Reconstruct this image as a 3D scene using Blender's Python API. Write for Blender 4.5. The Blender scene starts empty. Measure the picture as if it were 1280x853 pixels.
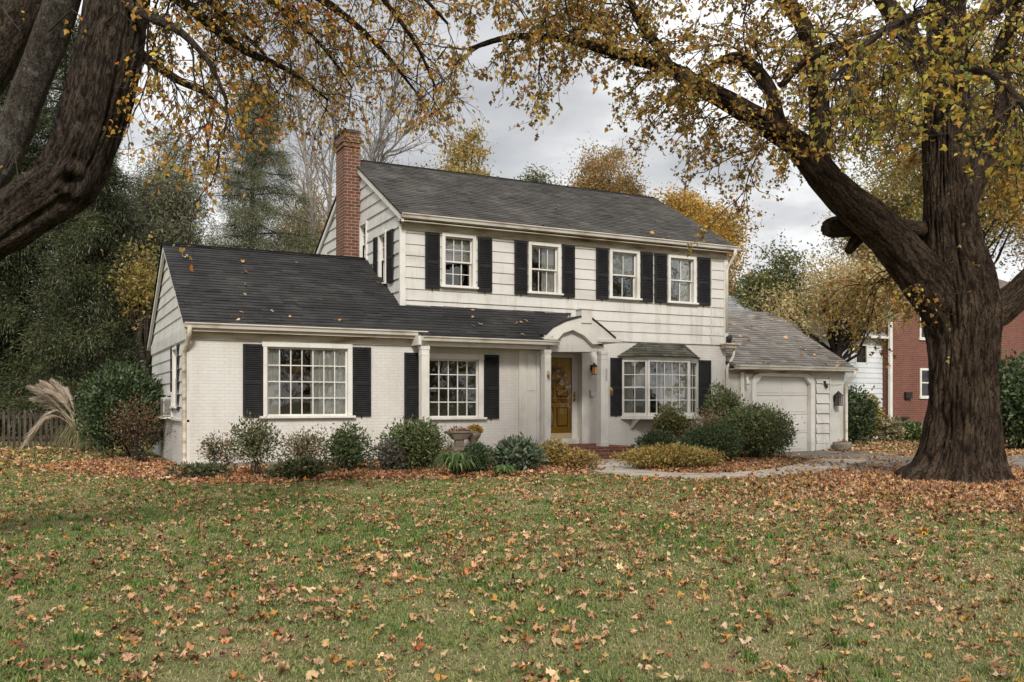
import bpy, bmesh, math, random
import numpy as np
from mathutils import Vector, Matrix, noise as mnoise
R = math.radians
rnd = random.Random(7)
NP = np.random.RandomState(7)
scene = bpy.context.scene
COL = scene.collection

# ---------------------------------------------------------------- camera data (house axes: X along the front, Y to the back)
F, CX, HY, CAMH, TH = 1122.0, 640.0, 503.0, 1.35, R(27.2)
CT, ST = math.cos(TH), math.sin(TH)
def ray(px, py):
    a = (px - CX) / F
    return Vector((a * CT + ST, -a * ST + CT, (HY - py) / F))
def at(px, py, d):
    r = ray(px, py)
    return Vector((r.x * d, r.y * d, CAMH + r.z * d))
def onY(px, py, Y):
    r = ray(px, py)
    return at(px, py, Y / r.y)
def onX(px, py, X):
    r = ray(px, py)
    return at(px, py, X / r.x)
def gnd(px, py, z=0.0):
    r = ray(px, py)
    return at(px, py, (z - CAMH) / r.z)

# ---------------------------------------------------------------- materials
MATS = {}
def newmat(name):
    m = bpy.data.materials.new(name); m.use_nodes = True
    nt = m.node_tree
    b = nt.nodes['Principled BSDF']
    MATS[name] = m
    return m, nt, b
def N(nt, t, **k):
    n = nt.nodes.new(t)
    for a, v in k.items():
        if a.startswith('i_'):
            n.inputs[a[2:].replace('_', ' ')].default_value = v
        else:
            setattr(n, a, v)
    return n
def L(nt, a, b): nt.links.new(a, b)
def ramp(nt, fac, stops):
    r = nt.nodes.new('ShaderNodeValToRGB')
    el = r.color_ramp.elements
    while len(el) > 2: el.remove(el[-1])
    for i, (p, c) in enumerate(stops):
        e = el[i] if i < 2 else el.new(p)
        e.position = p; e.color = (*c, 1)
    L(nt, fac, r.inputs[0])
    return r
def posvec(nt, scale=(1, 1, 1)):
    g = nt.nodes.new('ShaderNodeNewGeometry')
    m = nt.nodes.new('ShaderNodeMapping'); m.inputs['Scale'].default_value = scale
    L(nt, g.outputs['Position'], m.inputs[0])
    return m.outputs[0]
def noisy(name, stops, scale=3.0, stretch=(1, 1, 1), rough=0.6, bump=0.0, bscale=40.0, detail=6, spec=0.3, metal=0.0, streak=0.0):
    m, nt, b = newmat(name)
    n = N(nt, 'ShaderNodeTexNoise'); n.inputs['Scale'].default_value = scale; n.inputs['Detail'].default_value = detail
    L(nt, posvec(nt, stretch), n.inputs['Vector'])
    r = ramp(nt, n.outputs[0], stops)
    if streak > 0:
        s1 = N(nt, 'ShaderNodeTexNoise'); s1.inputs['Scale'].default_value = 3.2; s1.inputs['Detail'].default_value = 8; s1.inputs['Roughness'].default_value = .7
        L(nt, posvec(nt, (1.6, 1.6, .16)), s1.inputs['Vector'])
        s2 = ramp(nt, s1.outputs[0], [(.50, (1, 1, 1)), (.68, (.62, .57, .49))])
        sm = N(nt, 'ShaderNodeMixRGB', blend_type='MULTIPLY'); sm.inputs[0].default_value = streak; L(nt, r.outputs[0], sm.inputs[1]); L(nt, s2.outputs[0], sm.inputs[2])
        L(nt, sm.outputs[0], b.inputs['Base Color'])
    else: L(nt, r.outputs[0], b.inputs['Base Color'])
    b.inputs['Roughness'].default_value = rough
    b.inputs['Specular IOR Level'].default_value = spec
    b.inputs['Metallic'].default_value = metal
    if bump > 0:
        n2 = N(nt, 'ShaderNodeTexNoise'); n2.inputs['Scale'].default_value = bscale; n2.inputs['Detail'].default_value = 4
        L(nt, posvec(nt, stretch), n2.inputs['Vector'])
        bp = N(nt, 'ShaderNodeBump'); bp.inputs['Strength'].default_value = bump; bp.inputs['Distance'].default_value = 0.02
        L(nt, n2.outputs[0], bp.inputs['Height']); L(nt, bp.outputs[0], b.inputs['Normal'])
    return m
def wallvec(nt, roof=None):
    """(X+Y, Z) brick coordinates that work on every axis aligned wall."""
    g = nt.nodes.new('ShaderNodeNewGeometry')
    s = nt.nodes.new('ShaderNodeSeparateXYZ'); L(nt, g.outputs['Position'], s.inputs[0])
    a = N(nt, 'ShaderNodeMath', operation='ADD'); L(nt, s.outputs[0], a.inputs[0]); L(nt, s.outputs[1], a.inputs[1])
    c = nt.nodes.new('ShaderNodeCombineXYZ'); L(nt, a.outputs[0], c.inputs[0]); L(nt, s.outputs[2], c.inputs[1])
    return c.outputs[0]
def brickmat(name, c1, c2, mortar, bw=0.21, rh=0.075, ms=0.008, stain=(0.6, 0.55, 0.5), stain_amt=0.35, bump=0.5, rough=0.75):
    m, nt, b = newmat(name)
    v = wallvec(nt)
    w = N(nt, 'ShaderNodeTexNoise'); w.inputs['Scale'].default_value = 7; L(nt, v, w.inputs['Vector'])
    mx = N(nt, 'ShaderNodeMixRGB', blend_type='LINEAR_LIGHT'); mx.inputs[0].default_value = 0.006
    L(nt, v, mx.inputs[1]); L(nt, w.outputs['Color'], mx.inputs[2])
    t = N(nt, 'ShaderNodeTexBrick'); t.inputs['Scale'].default_value = 1
    t.inputs['Brick Width'].default_value = bw; t.inputs['Row Height'].default_value = rh; t.inputs['Mortar Size'].default_value = ms
    t.inputs['Mortar Smooth'].default_value = 0.3; t.inputs['Bias'].default_value = -0.1
    t.inputs['Color1'].default_value = (*c1, 1); t.inputs['Color2'].default_value = (*c2, 1); t.inputs['Mortar'].default_value = (*mortar, 1)
    L(nt, mx.outputs[0], t.inputs['Vector'])
    n = N(nt, 'ShaderNodeTexNoise'); n.inputs['Scale'].default_value = 1.3; n.inputs['Detail'].default_value = 8; n.inputs['Roughness'].default_value = .65
    L(nt, posvec(nt, (1.4, 1.4, .35)), n.inputs['Vector'])
    rr = ramp(nt, n.outputs[0], [(0.42, (1, 1, 1)), (0.75, stain)])
    mm = N(nt, 'ShaderNodeMixRGB', blend_type='MULTIPLY'); mm.inputs[0].default_value = stain_amt
    L(nt, t.outputs['Color'], mm.inputs[1]); L(nt, rr.outputs[0], mm.inputs[2])
    L(nt, mm.outputs[0], b.inputs['Base Color']); b.inputs['Roughness'].default_value = rough; b.inputs['Specular IOR Level'].default_value = .25
    n2 = N(nt, 'ShaderNodeTexNoise'); n2.inputs['Scale'].default_value = 60; L(nt, posvec(nt), n2.inputs['Vector'])
    ad = N(nt, 'ShaderNodeMath', operation='MULTIPLY_ADD'); L(nt, t.outputs['Fac'], ad.inputs[0]); ad.inputs[1].default_value = -1
    mu = N(nt, 'ShaderNodeMath', operation='MULTIPLY'); L(nt, n2.outputs[0], mu.inputs[0]); mu.inputs[1].default_value = .35
    L(nt, mu.outputs[0], ad.inputs[2])
    bp = N(nt, 'ShaderNodeBump'); bp.inputs['Strength'].default_value = bump; bp.inputs['Distance'].default_value = .012
    L(nt, ad.outputs[0], bp.inputs['Height']); L(nt, bp.outputs[0], b.inputs['Normal'])
    return m
def attrmat(name, transl=0.3, rough=0.6, spec=0.2, mul=1.0):
    m, nt, b = newmat(name)
    a = N(nt, 'ShaderNodeAttribute', attribute_name='col')
    L(nt, a.outputs['Color'], b.inputs['Base Color'])
    b.inputs['Roughness'].default_value = rough; b.inputs['Specular IOR Level'].default_value = spec
    if transl > 0:
        t = N(nt, 'ShaderNodeBsdfTranslucent'); L(nt, a.outputs['Color'], t.inputs[0])
        mx = N(nt, 'ShaderNodeMixShader'); mx.inputs[0].default_value = transl
        L(nt, b.outputs[0], mx.inputs[1]); L(nt, t.outputs[0], mx.inputs[2])
        L(nt, mx.outputs[0], nt.nodes['Material Output'].inputs[0])
    return m
def barkmat(name, dark, mid, light, us=12.0, vs=2.4, bump=1.0, lichen=None, nw=.5):
    m, nt, b = newmat(name)
    uv = nt.nodes.new('ShaderNodeUVMap'); uv.uv_map = 'UVMap'
    n0 = N(nt, 'ShaderNodeTexNoise'); n0.inputs['Scale'].default_value = 9; n0.inputs['Detail'].default_value = 6; n0.inputs['Roughness'].default_value = .65; L(nt, posvec(nt), n0.inputs['Vector'])
    wb = N(nt, 'ShaderNodeMixRGB', blend_type='LINEAR_LIGHT'); wb.inputs[0].default_value = .05; L(nt, uv.outputs[0], wb.inputs[1]); L(nt, n0.outputs['Color'], wb.inputs[2])
    mp = nt.nodes.new('ShaderNodeMapping'); mp.inputs['Scale'].default_value = (us, vs, 1); L(nt, wb.outputs[0], mp.inputs[0])
    v = N(nt, 'ShaderNodeTexVoronoi', feature='DISTANCE_TO_EDGE', voronoi_dimensions='2D'); v.inputs['Scale'].default_value = 1; L(nt, mp.outputs[0], v.inputs['Vector'])
    vc = N(nt, 'ShaderNodeTexVoronoi', feature='F1', voronoi_dimensions='2D'); vc.inputs['Scale'].default_value = 1; L(nt, mp.outputs[0], vc.inputs['Vector'])
    n = N(nt, 'ShaderNodeTexNoise'); n.inputs['Scale'].default_value = 30; n.inputs['Detail'].default_value = 9; n.inputs['Roughness'].default_value = .75
    L(nt, posvec(nt, (1, 1, .4)), n.inputs['Vector'])
    h = N(nt, 'ShaderNodeMath', operation='MULTIPLY_ADD'); L(nt, n.outputs[0], h.inputs[0]); h.inputs[1].default_value = nw
    vm = N(nt, 'ShaderNodeMath', operation='MINIMUM'); L(nt, v.outputs['Distance'], vm.inputs[0]); vm.inputs[1].default_value = .15; L(nt, vm.outputs[0], h.inputs[2])
    r = ramp(nt, h.outputs[0], [(nw * .5 - .10, dark), (nw * .5 + .07, mid), (nw * .5 + .27, light)])
    nb_ = N(nt, 'ShaderNodeTexNoise'); nb_.inputs['Scale'].default_value = 1.6; nb_.inputs['Detail'].default_value = 7; nb_.inputs['Roughness'].default_value = .7; L(nt, posvec(nt), nb_.inputs['Vector'])
    rb = ramp(nt, nb_.outputs[0], [(.32, (.55, .5, .46)), (.5, (1, .98, .95)), (.66, (1.25, 1.28, 1.2))])
    m1 = N(nt, 'ShaderNodeMixRGB', blend_type='MULTIPLY'); m1.inputs[0].default_value = 1; L(nt, r.outputs[0], m1.inputs[1]); L(nt, rb.outputs[0], m1.inputs[2])
    sc_ = nt.nodes.new('ShaderNodeSeparateColor'); L(nt, vc.outputs['Color'], sc_.inputs[0])
    rc = ramp(nt, sc_.outputs[0], [(0, (.74, .74, .74)), (1, (1.2, 1.19, 1.17))])
    m2 = N(nt, 'ShaderNodeMixRGB', blend_type='MULTIPLY'); m2.inputs[0].default_value = .8; L(nt, m1.outputs[0], m2.inputs[1]); L(nt, rc.outputs[0], m2.inputs[2])
    out = m2.outputs[0]
    if lichen:
        n3 = N(nt, 'ShaderNodeTexNoise'); n3.inputs['Scale'].default_value = 6; n3.inputs['Detail'].default_value = 10; n3.inputs['Roughness'].default_value = .8
        L(nt, posvec(nt), n3.inputs['Vector'])
        r3 = ramp(nt, n3.outputs[0], [(lichen[1], (0, 0, 0)), (lichen[1] + .1, (1, 1, 1))])
        mx = N(nt, 'ShaderNodeMixRGB'); L(nt, r3.outputs[0], mx.inputs[0]); L(nt, out, mx.inputs[1]); mx.inputs[2].default_value = (*lichen[0], 1)
        out = mx.outputs[0]
    L(nt, out, b.inputs['Base Color']); b.inputs['Roughness'].default_value = .9; b.inputs['Specular IOR Level'].default_value = .15
    bp = N(nt, 'ShaderNodeBump'); bp.inputs['Strength'].default_value = bump; bp.inputs['Distance'].default_value = .10
    L(nt, h.outputs[0], bp.inputs['Height']); L(nt, bp.outputs[0], b.inputs['Normal'])
    return m
def shinglemat(name, c1, c2, c3):
    m, nt, b = newmat(name)
    g = nt.nodes.new('ShaderNodeNewGeometry')
    a = N(nt, 'ShaderNodeAttribute', attribute_name='col')
    n = N(nt, 'ShaderNodeTexNoise'); n.inputs['Scale'].default_value = .9; n.inputs['Detail'].default_value = 8; n.inputs['Roughness'].default_value = .7
    L(nt, g.outputs['Position'], n.inputs['Vector'])
    r = ramp(nt, n.outputs[0], [(0.3, c1), (0.52, c2), (0.75, c3)])
    mm = N(nt, 'ShaderNodeMixRGB', blend_type='MULTIPLY'); mm.inputs[0].default_value = 1
    L(nt, r.outputs[0], mm.inputs[1]); L(nt, a.outputs['Color'], mm.inputs[2])
    n2 = N(nt, 'ShaderNodeTexNoise'); n2.inputs['Scale'].default_value = 90; L(nt, g.outputs['Position'], n2.inputs['Vector'])
    m2 = N(nt, 'ShaderNodeMixRGB', blend_type='OVERLAY'); m2.inputs[0].default_value = .5
    L(nt, mm.outputs[0], m2.inputs[1]); L(nt, n2.outputs[0], m2.inputs[2])
    L(nt, m2.outputs[0], b.inputs['Base Color']); b.inputs['Roughness'].default_value = .9; b.inputs['Specular IOR Level'].default_value = .2
    bp = N(nt, 'ShaderNodeBump'); bp.inputs['Strength'].default_value = .5; bp.inputs['Distance'].default_value = .01
    L(nt, n2.outputs[0], bp.inputs['Height']); L(nt, bp.outputs[0], b.inputs['Normal'])
    return m

PAINT = noisy('white_paint', [(0.3, (.56, .53, .48)), (0.5, (.66, .635, .585)), (0.8, (.70, .68, .63))], scale=1.6, stretch=(1, 1, .5), rough=.5, bump=.12, bscale=25)
SIDING = noisy('siding_paint', [(0.28, (.52, .50, .462)), (0.5, (.625, .61, .575)), (0.75, (.675, .66, .625))], scale=1.1, stretch=(.7, .7, 2.2), rough=.55, bump=.15, bscale=18, streak=.55)
TRIM = noisy('trim_paint', [(0.3, (.60, .58, .53)), (0.5, (.72, .70, .65)), (0.8, (.76, .74, .70))], scale=2.5, rough=.45, bump=.08, bscale=30, streak=.3)
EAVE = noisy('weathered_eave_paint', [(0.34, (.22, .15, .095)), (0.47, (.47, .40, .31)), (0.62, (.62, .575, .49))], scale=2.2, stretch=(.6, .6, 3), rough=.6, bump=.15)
GUTTERM = noisy('gutter_paint', [(0.33, (.42, .35, .27)), (0.46, (.62, .58, .51)), (0.7, (.72, .69, .63))], scale=3, stretch=(.5, 1, 1), rough=.4)
BRICKW_ = None
BRICKW = brickmat('painted_brick', (.67, .652, .618), (.64, .62, .585), (.59, .57, .535), ms=.008, rh=.066, bw=.2, stain=(.66, .60, .51), stain_amt=.5, bump=.32)
BRICKR = brickmat('chimney_brick', (.21, .075, .042), (.115, .048, .034), (.33, .27, .22), ms=.011, rh=.085, stain=(.35, .3, .28), stain_amt=.6, bump=.8)
BRICKN = brickmat('red_brick', (.205, .066, .043), (.14, .046, .033), (.22, .155, .13), ms=.01, stain=(.5, .45, .45), stain_amt=.4, bump=.5)
BRICKS = brickmat('step_brick', (.25, .085, .05), (.17, .06, .04), (.28, .22, .18), ms=.01, stain=(.4, .35, .3), stain_amt=.6, bump=.7)
STONE = noisy('foundation_stone', [(0.3, (.14, .125, .105)), (0.7, (.33, .30, .26))], scale=4, rough=.85, bump=.6, bscale=20)
BLACK = noisy('shutter_black', [(0.3, (.010, .010, .011)), (0.7, (.022, .021, .022))], scale=6, rough=.5, bump=.1)
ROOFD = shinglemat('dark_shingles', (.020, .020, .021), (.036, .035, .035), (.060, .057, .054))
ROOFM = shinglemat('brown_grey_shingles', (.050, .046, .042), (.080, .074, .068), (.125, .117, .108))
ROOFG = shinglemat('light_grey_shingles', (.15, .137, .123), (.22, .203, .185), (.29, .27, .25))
DECK = noisy('roof_deck', [(0.3, (.10, .085, .07)), (0.7, (.2, .17, .14))], scale=4, rough=.8)
DOORW = noisy('honey_oak_door', [(0.3, (.78, .34, .036)), (0.5, (.88, .43, .055)), (0.7, (.90, .52, .09))], scale=2.0, stretch=(14, 14, .9), rough=.35, bump=.05)
DOORG = noisy('door_panel_groove', [(0.3, (.14, .05, .008)), (0.7, (.22, .085, .015))], scale=2.0, stretch=(14, 14, .9), rough=.5)
BRASS = noisy('brass', [(0.3, (.42, .27, .08)), (0.7, (.6, .42, .16))], scale=8, rough=.35, metal=1.0)
DARKM = noisy('dark_iron', [(0.3, (.012, .011, .010)), (0.7, (.03, .027, .024))], scale=8, rough=.5)
CURT = noisy('curtain_cloth', [(0.3, (.76, .73, .68)), (0.7, (.88, .86, .82))], scale=3, stretch=(8, 8, .5), rough=.9)
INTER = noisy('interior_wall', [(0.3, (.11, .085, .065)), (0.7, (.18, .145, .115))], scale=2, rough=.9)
WICKER = noisy('dark_furniture', [(0.3, (.05, .035, .025)), (0.7, (.10, .07, .05))], scale=3, rough=.6)
ACM = noisy('air_conditioner_metal', [(0.3, (.36, .34, .31)), (0.7, (.5, .48, .44))], scale=6, rough=.5)
CONC = noisy('path_concrete', [(0.3, (.29, .25, .205)), (0.5, (.40, .355, .30)), (0.75, (.48, .435, .375))], scale=2.2, rough=.9, bump=.3, bscale=60)
ASPH = noisy('driveway_asphalt', [(0.3, (.125, .108, .092)), (0.5, (.20, .176, .152)), (0.75, (.28, .25, .22))], scale=1.6, rough=.9, bump=.4, bscale=90)
FENCEW = noisy('weathered_fence_wood', [(0.3, (.032, .023, .017)), (0.5, (.07, .052, .039)), (0.75, (.15, .122, .10))], scale=3, stretch=(6, 6, .8), rough=.9, bump=.3)
TERRA = noisy('stone_planter', [(0.3, (.16, .135, .105)), (0.7, (.30, .26, .21))], scale=5, rough=.85, bump=.3)
LEAF = attrmat('leaf', .5, .55, .25)
EVER = attrmat('evergreen_leaf', .12, .5, .3)
GRASSM = attrmat('grass_blade', .25, .6, .15)
LITTER = attrmat('fallen_leaf', .12, .7, .15)
PLUME = attrmat('plume_hair', .4, .8, .1)
OAKB = barkmat('oak_bark', (.006, .004, .003), (.034, .023, .016), (.135, .098, .070), us=24, vs=1.5, bump=1.0, nw=.6)
MAPB = barkmat('maple_bark', (.006, .005, .004), (.038, .027, .020), (.145, .115, .092), us=42, vs=4, bump=1.0, nw=.75, lichen=((.17, .165, .145), .575))
MAPL = barkmat('lichen_bark', (.015, .012, .010), (.058, .048, .040), (.15, .135, .118), us=60, vs=26, bump=.8, nw=.95, lichen=((.25, .24, .215), .56))
TWIG = noisy('twig_bark', [(0.3, (.02, .014, .010)), (0.7, (.055, .040, .030))], scale=9, rough=.9)
PALEB = noisy('pale_bark', [(0.3, (.16, .14, .12)), (0.7, (.32, .29, .26))], scale=5, rough=.9)
def glassmat():
    m, nt, b = newmat('window_glass')
    nt.nodes.remove(b)
    tr = N(nt, 'ShaderNodeBsdfTransparent'); tr.inputs[0].default_value = (.95, .96, .95, 1)
    gl = N(nt, 'ShaderNodeBsdfGlossy'); gl.inputs['Roughness'].default_value = .015; gl.inputs[0].default_value = (.92, .93, .95, 1)
    fr = N(nt, 'ShaderNodeFresnel'); fr.inputs[0].default_value = 1.55
    nz = N(nt, 'ShaderNodeTexNoise'); nz.inputs['Scale'].default_value = 1.7; L(nt, posvec(nt), nz.inputs['Vector'])
    bp = N(nt, 'ShaderNodeBump'); bp.inputs['Strength'].default_value = .12; bp.inputs['Distance'].default_value = .03
    L(nt, nz.outputs[0], bp.inputs['Height']); L(nt, bp.outputs[0], gl.inputs['Normal'])
    ad = N(nt, 'ShaderNodeMath', operation='ADD'); ad.inputs[1].default_value = .018; L(nt, fr.outputs[0], ad.inputs[0])
    mx = N(nt, 'ShaderNodeMixShader'); L(nt, ad.outputs[0], mx.inputs[0]); L(nt, tr.outputs[0], mx.inputs[1]); L(nt, gl.outputs[0], mx.inputs[2])
    L(nt, mx.outputs[0], nt.nodes['Material Output'].inputs[0])
    return m
GLASS = glassmat()
def emitmat(name, c, s):
    m, nt, b = newmat(name)
    b.inputs['Base Color'].default_value = (*c, 1); b.inputs['Emission Color'].default_value = (*c, 1); b.inputs['Emission Strength'].default_value = s
    return m
BULB = emitmat('lit_lamp_glass', (.8, .42, .14), .10)

# ---------------------------------------------------------------- builders
ORG = {}
def tag(o, label=None, cat=None, group=None, kind=None):
    for k, v in (('label', label), ('category', cat), ('group', group), ('kind', kind)):
        if v: o[k] = v
    return o
def thing(name, label, cat, loc, group=None):
    o = bpy.data.objects.new(name, None); COL.objects.link(o)
    o.empty_display_size = .2; o.location = loc
    ORG[o.name] = Vector(loc)
    return tag(o, label, cat, group)
def link(name, me, mat, parent=None):
    o = bpy.data.objects.new(name, me); COL.objects.link(o)
    if mat is not None and not me.materials: me.materials.append(mat)
    if parent is not None:
        o.parent = parent
        if parent.name in ORG: o.matrix_parent_inverse = Matrix.Translation(-ORG[parent.name])
    return o
class MB:
    def __init__(s, T=None):
        s.v = []; s.f = []; s.T = T; s.c = None
    def add(s, vs, fs):
        b = len(s.v)
        if s.T: vs = [s.T(*p) for p in vs]
        s.v += [tuple(p) for p in vs]
        s.f += [tuple(i + b for i in q) for q in fs]
        return s
    def box(s, a0, a1, b0, b1, c0, c1):
        vs = [(a0, b0, c0), (a1, b0, c0), (a1, b1, c0), (a0, b1, c0), (a0, b0, c1), (a1, b0, c1), (a1, b1, c1), (a0, b1, c1)]
        return s.add(vs, [(0, 3, 2, 1), (4, 5, 6, 7), (0, 1, 5, 4), (1, 2, 6, 5), (2, 3, 7, 6), (3, 0, 4, 7)])
    def quad(s, *p): return s.add(p, [(0, 1, 2, 3)] if len(p) == 4 else [tuple(range(len(p)))])
    def prism(s, poly, fn, d0, d1):
        """poly: 2D points; fn(u,v,d)->xyz; extruded d0..d1."""
        n = len(poly)
        vs = [fn(u, v, d0) for u, v in poly] + [fn(u, v, d1) for u, v in poly]
        fs = [tuple(range(n))[::-1], tuple(range(n, 2 * n))] + [(i, (i + 1) % n, n + (i + 1) % n, n + i) for i in range(n)]
        return s.add(vs, fs)
    def tube(s, pts, rad, n=8, cap=True):
        pts = [Vector(p) for p in pts]
        if not isinstance(rad, (list, tuple)): rad = [rad] * len(pts)
        vs = []; up = None
        for i, p in enumerate(pts):
            t = (pts[min(i + 1, len(pts) - 1)] - pts[max(i - 1, 0)]).normalized()
            if up is None:
                up = t.orthogonal().normalized()
            up = (up - t * up.dot(t)).normalized(); w = t.cross(up)
            for k in range(n):
                a = 2 * math.pi * k / n
                vs.append(p + (up * math.cos(a) + w * math.sin(a)) * rad[i])
        fs = []
        for i in range(len(pts) - 1):
            for k in range(n):
                fs.append((i * n + k, i * n + (k + 1) % n, (i + 1) * n + (k + 1) % n, (i + 1) * n + k))
        if cap: fs += [tuple(range(n))[::-1], tuple(range((len(pts) - 1) * n, len(pts) * n))]
        return s.add(vs, fs)
    def lathe(s, c, prof, n=20):
        vs = []; fs = []
        for r, z in prof:
            for k in range(n):
                a = 2 * math.pi * k / n
                vs.append((c[0] + r * math.cos(a), c[1] + r * math.sin(a), c[2] + z))
        for i in range(len(prof) - 1):
            for k in range(n): fs.append((i * n + k, i * n + (k + 1) % n, (i + 1) * n + (k + 1) % n, (i + 1) * n + k))
        fs += [tuple(range(n))[::-1], tuple(range((len(prof) - 1) * n, len(prof) * n))]
        return s.add(vs, fs)
    def build(s, name, mat, parent=None, bevel=0.0, smooth=False, fix=True):
        me = bpy.data.meshes.new(name); me.from_pydata(s.v, [], s.f)
        if fix or bevel:
            bm = bmesh.new(); bm.from_mesh(me)
            if fix: bmesh.ops.recalc_face_normals(bm, faces=bm.faces)
            bm.to_mesh(me); bm.free()
        if s.c is not None:
            at_ = me.color_attributes.new('col', 'FLOAT_COLOR', 'POINT')
            a = np.ones((len(s.v), 4), np.float32); a[:, :3] = np.array(s.c, np.float32); at_.data.foreach_set('color', a.ravel())
        if smooth:
            me.polygons.foreach_set('use_smooth', [True] * len(me.polygons))
        o = link(name, me, mat, parent)
        if bevel:
            md = o.modifiers.new('bevel', 'BEVEL'); md.width = bevel; md.segments = 2; md.limit_method = 'ANGLE'
        return o
def front(Y):  return lambda a, d, z: (a, Y - d, z)
def side(X):   return lambda a, d, z: (X - d, a, z)
def bulkmesh(name, verts, tris, cols, mat, parent=None, smooth=False, k=3):
    me = bpy.data.meshes.new(name)
    nv, nf = len(verts), len(tris)
    me.vertices.add(nv); me.vertices.foreach_set('co', np.ascontiguousarray(verts, np.float32).ravel())
    me.loops.add(nf * k); me.loops.foreach_set('vertex_index', np.ascontiguousarray(tris, np.int32).ravel())
    me.polygons.add(nf); me.polygons.foreach_set('loop_start', np.arange(0, nf * k, k, dtype=np.int32))
    if smooth: me.polygons.foreach_set('use_smooth', np.ones(nf, bool))
    me.update(calc_edges=True)
    if cols is not None:
        a = np.ones((nv, 4), np.float32); a[:, :3] = cols
        ca = me.color_attributes.new('col', 'FLOAT_COLOR', 'POINT'); ca.data.foreach_set('color', a.ravel())
    return link(name, me, mat, parent)

# ---- leaf templates: (x along, y across), triangles
def _fan(ring):
    v = [(0.42, 0.0)] + ring
    n = len(ring)
    return np.array(v, np.float32), np.array([(0, 1 + i, 1 + (i + 1) % n) for i in range(n)], np.int32)
_half = [(0.0, .03), (.10, .30), (-.06, .42), (.22, .38), (.34, .62), (.44, .40), (.62, .44), (.60, .22), (.78, .16), (1.0, 0.0)]
MAPLE = _fan([(x, y) for x, y in _half] + [(x, -y) for x, y in _half[-2::-1]])
_h2 = [(0.0, .03), (.05, .36), (.38, .50), (.48, .26), (1.0, 0.0)]
STAR = _fan([(x, y) for x, y in _h2] + [(x, -y) for x, y in _h2[-2::-1]])
OVAL = (np.array([(0, 0), (.35, .24), (1, 0), (.35, -.24)], np.float32), np.array([(0, 1, 2), (0, 2, 3)], np.int32))
NEED = (np.array([(0, .05), (1, 0), (0, -.05)], np.float32), np.array([(0, 2, 1)], np.int32))
SPRAY = (np.array([(0, 0), (.4, .085), (1, 0), (.4, -.085)], np.float32), np.array([(0, 3, 1), (1, 3, 2)], np.int32))
def unit(v): return v / np.maximum(np.linalg.norm(v, axis=1, keepdims=True), 1e-6)
def leaves_np(cent, size, cols, tmpl, axis=None, normal=None, curl=.25, rs=NP, crumple=0.0):
    n = len(cent); T, tri = tmpl; k = len(T)
    cent = np.asarray(cent, np.float32); size = np.broadcast_to(np.asarray(size, np.float32), (n,))
    a = unit(rs.normal(size=(n, 3)) if axis is None else np.asarray(axis, np.float32) + 1e-5)
    m = unit(rs.normal(size=(n, 3)) if normal is None else np.asarray(normal, np.float32))
    b = unit(np.cross(m, a) + 1e-5); m = np.cross(a, b)
    cu = rs.uniform(-curl, curl * 1.6, n).astype(np.float32)
    x = T[:, 0][None, :, None]; y = T[:, 1][None, :, None]
    z = (cu[:, None] * ((T[:, 0] - .45) ** 2 * 1.6 + T[:, 1] ** 2 * 1.8)[None, :])[:, :, None]
    if crumple > 0:
        z = z + (rs.normal(0, crumple, (n, k)) * (np.abs(T[:, 1]) * 1.2 + .25)[None, :])[:, :, None]
        x = x + rs.normal(0, crumple * .35, (n, k))[:, :, None]; y = y * rs.uniform(.55, 1.05, (n, 1))[:, :, None] + rs.normal(0, crumple * .3, (n, k))[:, :, None]
    V = cent[:, None, :] + size[:, None, None] * (x * a[:, None, :] + y * b[:, None, :] + z * m[:, None, :])
    TR = tri[None] + (np.arange(n) * k)[:, None, None]
    C = np.repeat(np.asarray(cols, np.float32)[:, None, :], k, 1)
    return V.reshape(-1, 3), TR.reshape(-1, 3), C.reshape(-1, 3)
def palette(n, pal, rs=NP, jit=.18):
    """pal: list of (weight, rgb)"""
    w = np.array([p[0] for p in pal], float); w /= w.sum()
    c = np.array([p[1] for p in pal])[rs.choice(len(pal), n, p=w)]
    return np.clip(c * (1 + rs.normal(0, jit, (n, 1))) * (1 + rs.normal(0, jit * .35, (n, 3))), .004, .9)

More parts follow.
